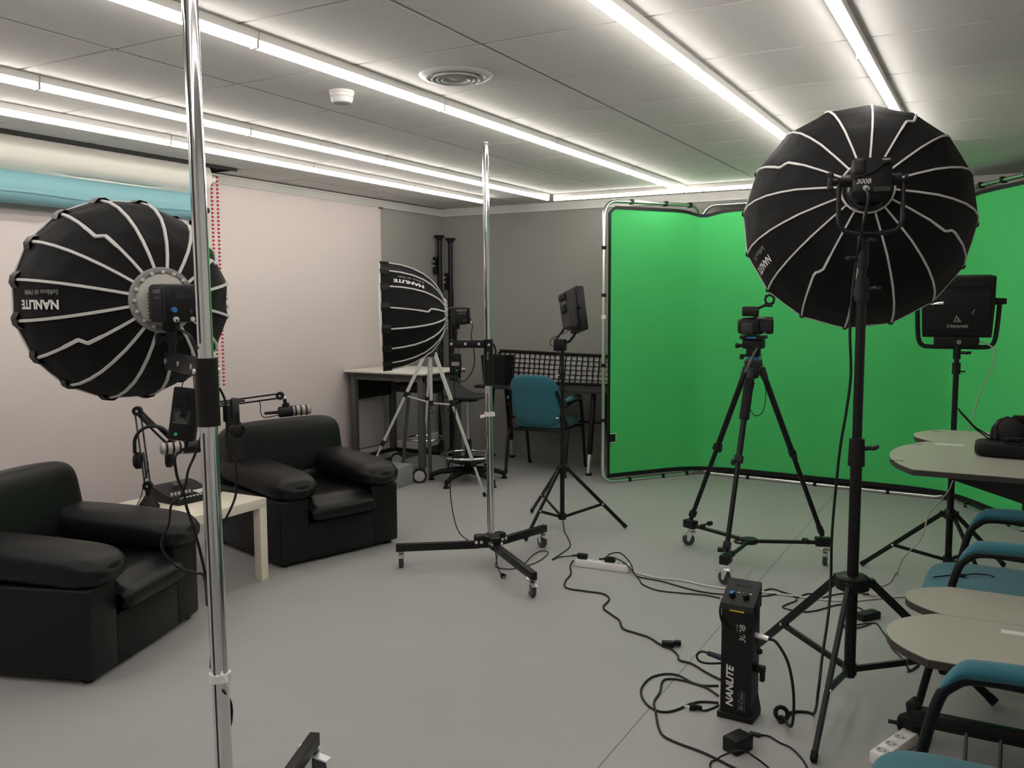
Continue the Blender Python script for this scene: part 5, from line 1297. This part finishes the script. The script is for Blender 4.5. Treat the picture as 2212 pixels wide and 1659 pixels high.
cable('short lead from the middle stand hub to the plug lying under it', [V(-2.50, 4.285, .175), gp(1070, 1190, .12), gp(1073, 1215, .05), gp(1078, 1232, .008), gp(1081, 1237, .012)], .003)
# front stand: adapter and hanging leads
AF = thing('power_adapter', 'large black power adapter with green dot hanging from the front chrome stand', 'power adapter', (-1.77, 1.52, 1.18), 0, 'power adapters')
TF = frame(dp(400, 893, (-1.745, 1.525)), V(.62, -.80, .10), V(.10, .10, 1))
part('case', MB().box((0, -.012, 0), (.062, .110, .040), TF, .006), 'black_plastic', AF)
part('velcro_strap', MB().box((0, .038, 0), (.060, .050, .046), TF, .004).box((.0, .02, .022), (.014, .06, .006), TF), 'mesh_black', AF)
part('label_plate', MB().box((-.004, -.010, .0205), (.040, .032, .0008), TF), 'dark_grey', AF)
b = MB()
for k in range(6): b.box((-.006 + .003 * (k % 2), -.0235 + .0052 * k, .0211), (.030 - .004 * (k % 3), .0014, .0004), TF)
part('label_print', b, 'print_grey', AF)
part('status_dot', MB().cyl(TF @ V(-.012, -.052, .0202), TF @ V(-.012, -.052, .0214), .0042, None, 12), 'led_green', AF)
part('hanging_cord', MB().tube([TF @ V(-.016, .062, 0), TF @ V(-.012, .105, -.005)], .0012, 6).tube([TF @ V(.014, .062, 0), TF @ V(.006, .105, .0)], .0012, 6), 'cable_black', AF)
part('output_lead', MB().tube([TF @ V(.012, -.065, 0), TF @ V(.012, -.085, 0)], [.0055, .003], 8), 'cable_black', AF)
cable('black lead from the front softbox lamp head to the front stand arm', [TH1 @ V(.018, -.048, -.150), TH1 @ V(.016, -.070, -.154), dp(410, 725, (-1.70, 1.50)), dp(424, 752, (-1.69, 1.49)), dp(440, 778, (-1.66, 1.46))], .0032)
PQ = V(-1.72, 1.50, 0)
cable('black lead swinging from the front chrome column down past the near armchair arm', [dp(438, 920, PQ), dp(434, 945, PQ), dp(420, 985, PQ), dp(407, 1015, PQ), dp(400, 1050, PQ), dp(390, 1072, PQ), dp(370, 1092, PQ), dp(365, 1130, PQ), dp(352, 1160, PQ), dp(349, 1180, PQ), dp(362, 1205, PQ), dp(385, 1225, PQ), dp(420, 1238, PQ), dp(440, 1245, PQ), fz(.78) + V(-.02, -.012, 0)], .0032)
cable('black lead from the large hanging adapter down along the front chrome column', [TF @ V(.012, -.085, 0), dp(379, 985, PQ), dp(380, 1015, PQ), dp(386, 1040, PQ), dp(397, 1065, PQ), dp(403, 1095, PQ), dp(418, 1140, PQ), dp(432, 1190, PQ), dp(443, 1240, PQ), dp(450, 1290, PQ), fz(.70) + V(-.022, .0, 0), fz(.62) + V(-.024, -.005, 0)], .0036)
PC_ = V(-1.60, 1.53, 0)
cable('black lead with inline switch hanging behind the front chrome column', [dp(474, 838, PC_), dp(484, 858, PC_), dp(489, 880, PC_), dp(490, 920, PC_), dp(490, 960, PC_), dp(500, 985, PC_), dp(509, 1005, PC_), dp(510, 1040, PC_), dp(509, 1070, PC_), dp(498, 1100, PC_), dp(483, 1128, PC_), fz(.97) + V(-.006, .024, 0)], .0030)
p_ = dp(490, 893, PC_); single('inline_switch', MB().box(p_, (.016, .014, .042), None, .004), 'black_plastic', 'black inline switch on the lead right of the front chrome column', 'switch')
cable('black lead taped along the bottom of the front chrome column', [fz(.575) + V(.022, -.012, 0), dp(499, 1520, PC_), dp(499, 1560, PC_), dp(488, 1592, PC_), dp(491, 1620, PC_), dp(494, 1659, PC_), dp(490, 1740, PC_), fz(.28) + V(.01, -.024, 0)], .0034)
cable('thin dark lead from the right microphone arm to its microphone', [r1.lerp(r2, .5) + V(.02, -.02, -.01), dp(560, 868, (-3.8, 3.9)), dp(563, 890, (-3.75, 3.95)), dp(570, 901, (-3.72, 4.0)), dp(590, 899, (-3.70, 4.03)), dp(612, 893, (-3.68, 4.07))], .0028)
cable('thin dark lead hanging from the left headphones to the table', [dp(320, 998, (-3.75, 2.98)), dp(318, 1020, (-3.76, 2.99)), dp(310, 1045, (-3.79, 3.0)), dp(304, 1075, (-3.81, 2.98)), gp(292, 1097, .453)], .0025)

# ================================================================ grey tables at the right
def conf_table(label, x0, x1, y0, y1, z, rz=0.0, beam=None, slot=None, notches=()):
    """table with one rounded end at x0"""
    cx, cy = x0, (y0 + y1) / 2; h = (y1 - y0) / 2
    t = thing('folding_table', label, 'table', (x0 + .4, cy, 0), rz, 'grey folding tables')
    poly = [(x1, y0)]
    for k in range(21):
        a = -PI / 2 + PI * k / 20; poly.append((x0 + .125 * abs(math.sin(a)) ** 2.2, cy + h * math.sin(a)))
    poly += [(x1, y1)]
    poly = [p for p in poly][::-1]
    part('tabletop', MB().prism(poly, .003, Matrix.Translation((0, 0, z - .003))), 'laminate', t, sharp=30)
    part('edge_band', MB().prism(poly, .022, Matrix.Translation((0, 0, z - .0252))), 'edge_dark', t, sharp=30)
    b = MB()
    for (px_, py_) in notches: b.box((px_, py_, z - .002), (.050, .006, .006))
    if notches: part('cable_notches', b, 'black_gloss', t)
    if slot: part('cable_slot', MB().box((slot[0], slot[1], z + .001), (slot[2], slot[3], .002)), 'white_plastic', t)
    if beam: part('edge_rail', MB().add([(x, y, zz) for y in (y0 + .02, y0 + .06) for x, zz in ((x0 + .24, z - .0255), (x1 - .02, z - .0255), (x1 - .02, z - .16), (x0 + .62, z - .135))], [(0, 1, 2, 3), (7, 6, 5, 4), (0, 4, 5, 1), (1, 5, 6, 2), (2, 6, 7, 3), (3, 7, 4, 0)]), 'black_metal', t)
    part('support_beam', MB().add([(x0 + .20, cy - .03, z - .026), (x0 + .20, cy + .03, z - .026), (x1 - .1, cy + .03, z - .026), (x1 - .1, cy - .03, z - .026), (x0 + .75, cy - .03, z - .11), (x0 + .75, cy + .03, z - .11), (x1 - .1, cy + .03, z - .11), (x1 - .1, cy - .03, z - .11)],
        [(0, 1, 2, 3), (4, 7, 6, 5), (0, 4, 5, 1), (1, 5, 6, 2), (2, 6, 7, 3), (3, 7, 4, 0)]), 'black_metal', t)
    for fx in (x0 + .62, x1 - .25):
        part('column', MB().box((fx, cy, z / 2 + .02), (.07, .05, z - .14)), 'black_metal', t)
        part('foot', MB().bar((fx, y0 + .06, .075), (fx, y1 - .06, .075), .05, .035, (0, 0, 1), .004), 'black_metal', t)
        for yy in (y0 + .07, y1 - .07): caster(t, (fx, yy), .024, (.3, -.9), False, 'rubber', .06, 'dark_grey')
    return t
conf_table('front one of the two higher grey tables at right, with headphones on it', -.415, 1.10, 3.905, 4.715, .82, 0, beam=True, notches=((-.362, 4.085), (-.330, 4.60)), slot=(-.190, 4.650, .125, .035))
conf_table('rear one of the two higher grey tables, nearest the green screen', -.370, 1.10, 4.725, 5.20, .818, 0, notches=((-.275, 5.115),))
conf_table('front one of the two low grey tables at lower right', -.262, 1.10, 2.60, 3.00, .53, 0, slot=(.075, 2.925, .075, .028))
lt = conf_table('rear one of the two low grey tables at lower right, behind the front one', -.243, 1.10, 3.010, 3.315, .528)
# the long foot of the rear low table with its braked caster
ft = part('floor_rail', MB().bar((-.16, 3.20, .095), (.50, 3.20, .095), .035, .05, (0, 0, 1), .004), 'black_metal', lt)
part('rail_end', MB().box((-.175, 3.20, .100), (.085, .055, .065), None, .014), 'black_plastic', lt)
part('rail_hook', MB().tube([(-.205, 3.20, .09), (-.212, 3.20, .135), (-.195, 3.20, .150)], .021, 10), 'black_plastic', ft)
part('upright', MB().box((.46, 3.20, .31), (.05, .04, .40)), 'black_metal', lt)
cst = part('caster', MB().lathe([(.0001, -.030), (.034, -.030), (.046, -.016), (.046, -.003), (.040, -.001), (.040, .001), (.046, .003), (.046, .016), (.034, .030), (.0001, .030)], frame((-.215, 3.235, .046), (.55, .83, 0)), 24, False), 'rubber', lt)
part('brake_tab', MB().box((-.268, 3.215, .055), (.035, .02, .006)), 'rubber', cst); part('stem', MB().cyl((-.20, 3.215, .05), (-.19, 3.20, .09), .010, None, 10), 'dark_grey', cst)
for x in (-.045, .055): part('rod', MB().cyl((x, 3.13, .0), (x, 3.19, .085), .006, None, 10), 'grey_steel', ft)
part('bumper', MB().box((-.095, 2.64, .492), (.035, .03, .025), None, .008), 'rubber', bpy.data.objects['folding_table.002'])
cable('thin dark lead hanging under the edge of the front low table', [V(-.19, 2.66, .503), dp(1960, 1440, (-.2, 2.62)), dp(1966, 1448, (-.2, 2.62)), dp(1960, 1452, (-.2, 2.62)), dp(1972, 1445, (-.2, 2.62)), dp(1985, 1436, (-.2, 2.62)), V(-.13, 2.66, .503)], .0022)
# adapter lead lying on the teal seat
Ls = [gp(2016, 1247, .482), gp(2050, 1243, .482), gp(2075, 1243, .483), gp(2100, 1240, .485), gp(2130, 1241, .487), gp(2148, 1246, .487)]
cable('thin black lead with small plugs lying on the teal seat between the tables', Ls, .0026)
single('cable_adapter', MB().box(Ls[2], (.035, .014, .012), None, .003), 'black_plastic', 'small black coupler on the lead lying on the teal seat', 'connector')
# headphones and their case on the higher table
hc = gp(2190, 985, .82)
t = thing('equipment_case', 'flat black equipment case under the headphones on the higher table', 'case', (hc.x, hc.y, .82))
b = MB(); b.se((hc.x + .045, hc.y, .852), (.20, .10, .0315), .35, .35, None, 40, 12); part('shell', b, 'rubber', t, sharp=75)
hp = V(hc.x - .015, hc.y + .01, .910)
t = thing('headphones', 'large black headphones with coiled lead on the higher grey table', 'headphones', hp)
for k, (dx, dy) in enumerate(((.0, .0), (.02, .10))):
    T = frame(hp + V(dx, dy, .012), (-.25, -.95, .25)) @ Matrix.Scale(1.02, 4)
    g = part('ear_cup', MB().lathe([(.0001, -.02), (.045, -.02), (.056, -.008), (.058, .012), (.050, .022), (.03, .028), (.0001, .03)], T, 28, False), 'rubber', t)
    part('ear_pad', MB().torus(T @ Matrix.Translation((0, 0, -.024)), .042, .016, 28, 8), 'leather', g)
pts = smoothpts([hp + V(-.068, -.01, -.02), hp + V(-.060, .01, .030), hp + V(-.01, .05, .058), hp + V(.06, .08, .060), hp + V(.12, .09, .04), hp + V(.18, .08, .0)], 5)
part('headband', MB().tube(pts, .014, 10), 'rubber', t)
part('padding_ribs', MB().tube([hp + V(-.045, .02, .044), hp + V(-.01, .05, .058)], .021, 10).tube([hp + V(.01, .058, .062), hp + V(.06, .08, .060)], .021, 10), 'rubber', t)
part('yoke', MB().tube([hp + V(-.058, -.02, -.02), hp + V(-.060, .0, .03), hp + V(-.045, .02, .055)], .008, 8), 'black_metal', t)
co_ = []
for k in range(140):
    u = k / 139; a = u * 2 * PI * 24; p = V(hc.x - .04 + .20 * u, hc.y - .075, .898 + .004 * math.sin(u * 5)); co_.append(p + V(0, .009 * math.cos(a), .009 * math.sin(a)))
part('coiled_lead', MB().tube(co_, .0036, 6), 'cable_black', t)
cable('dark lead sticking up in a loop behind the headphones on the higher table', [hp + V(-.05, .02, -.03), dp(2110, 925, hp), dp(2090, 905, hp), dp(2074, 888, hp), dp(2070, 882, hp), dp(2076, 892, hp), dp(2094, 912, hp), dp(2112, 930, hp), hp + V(-.045, .0, -.05)], .0034)
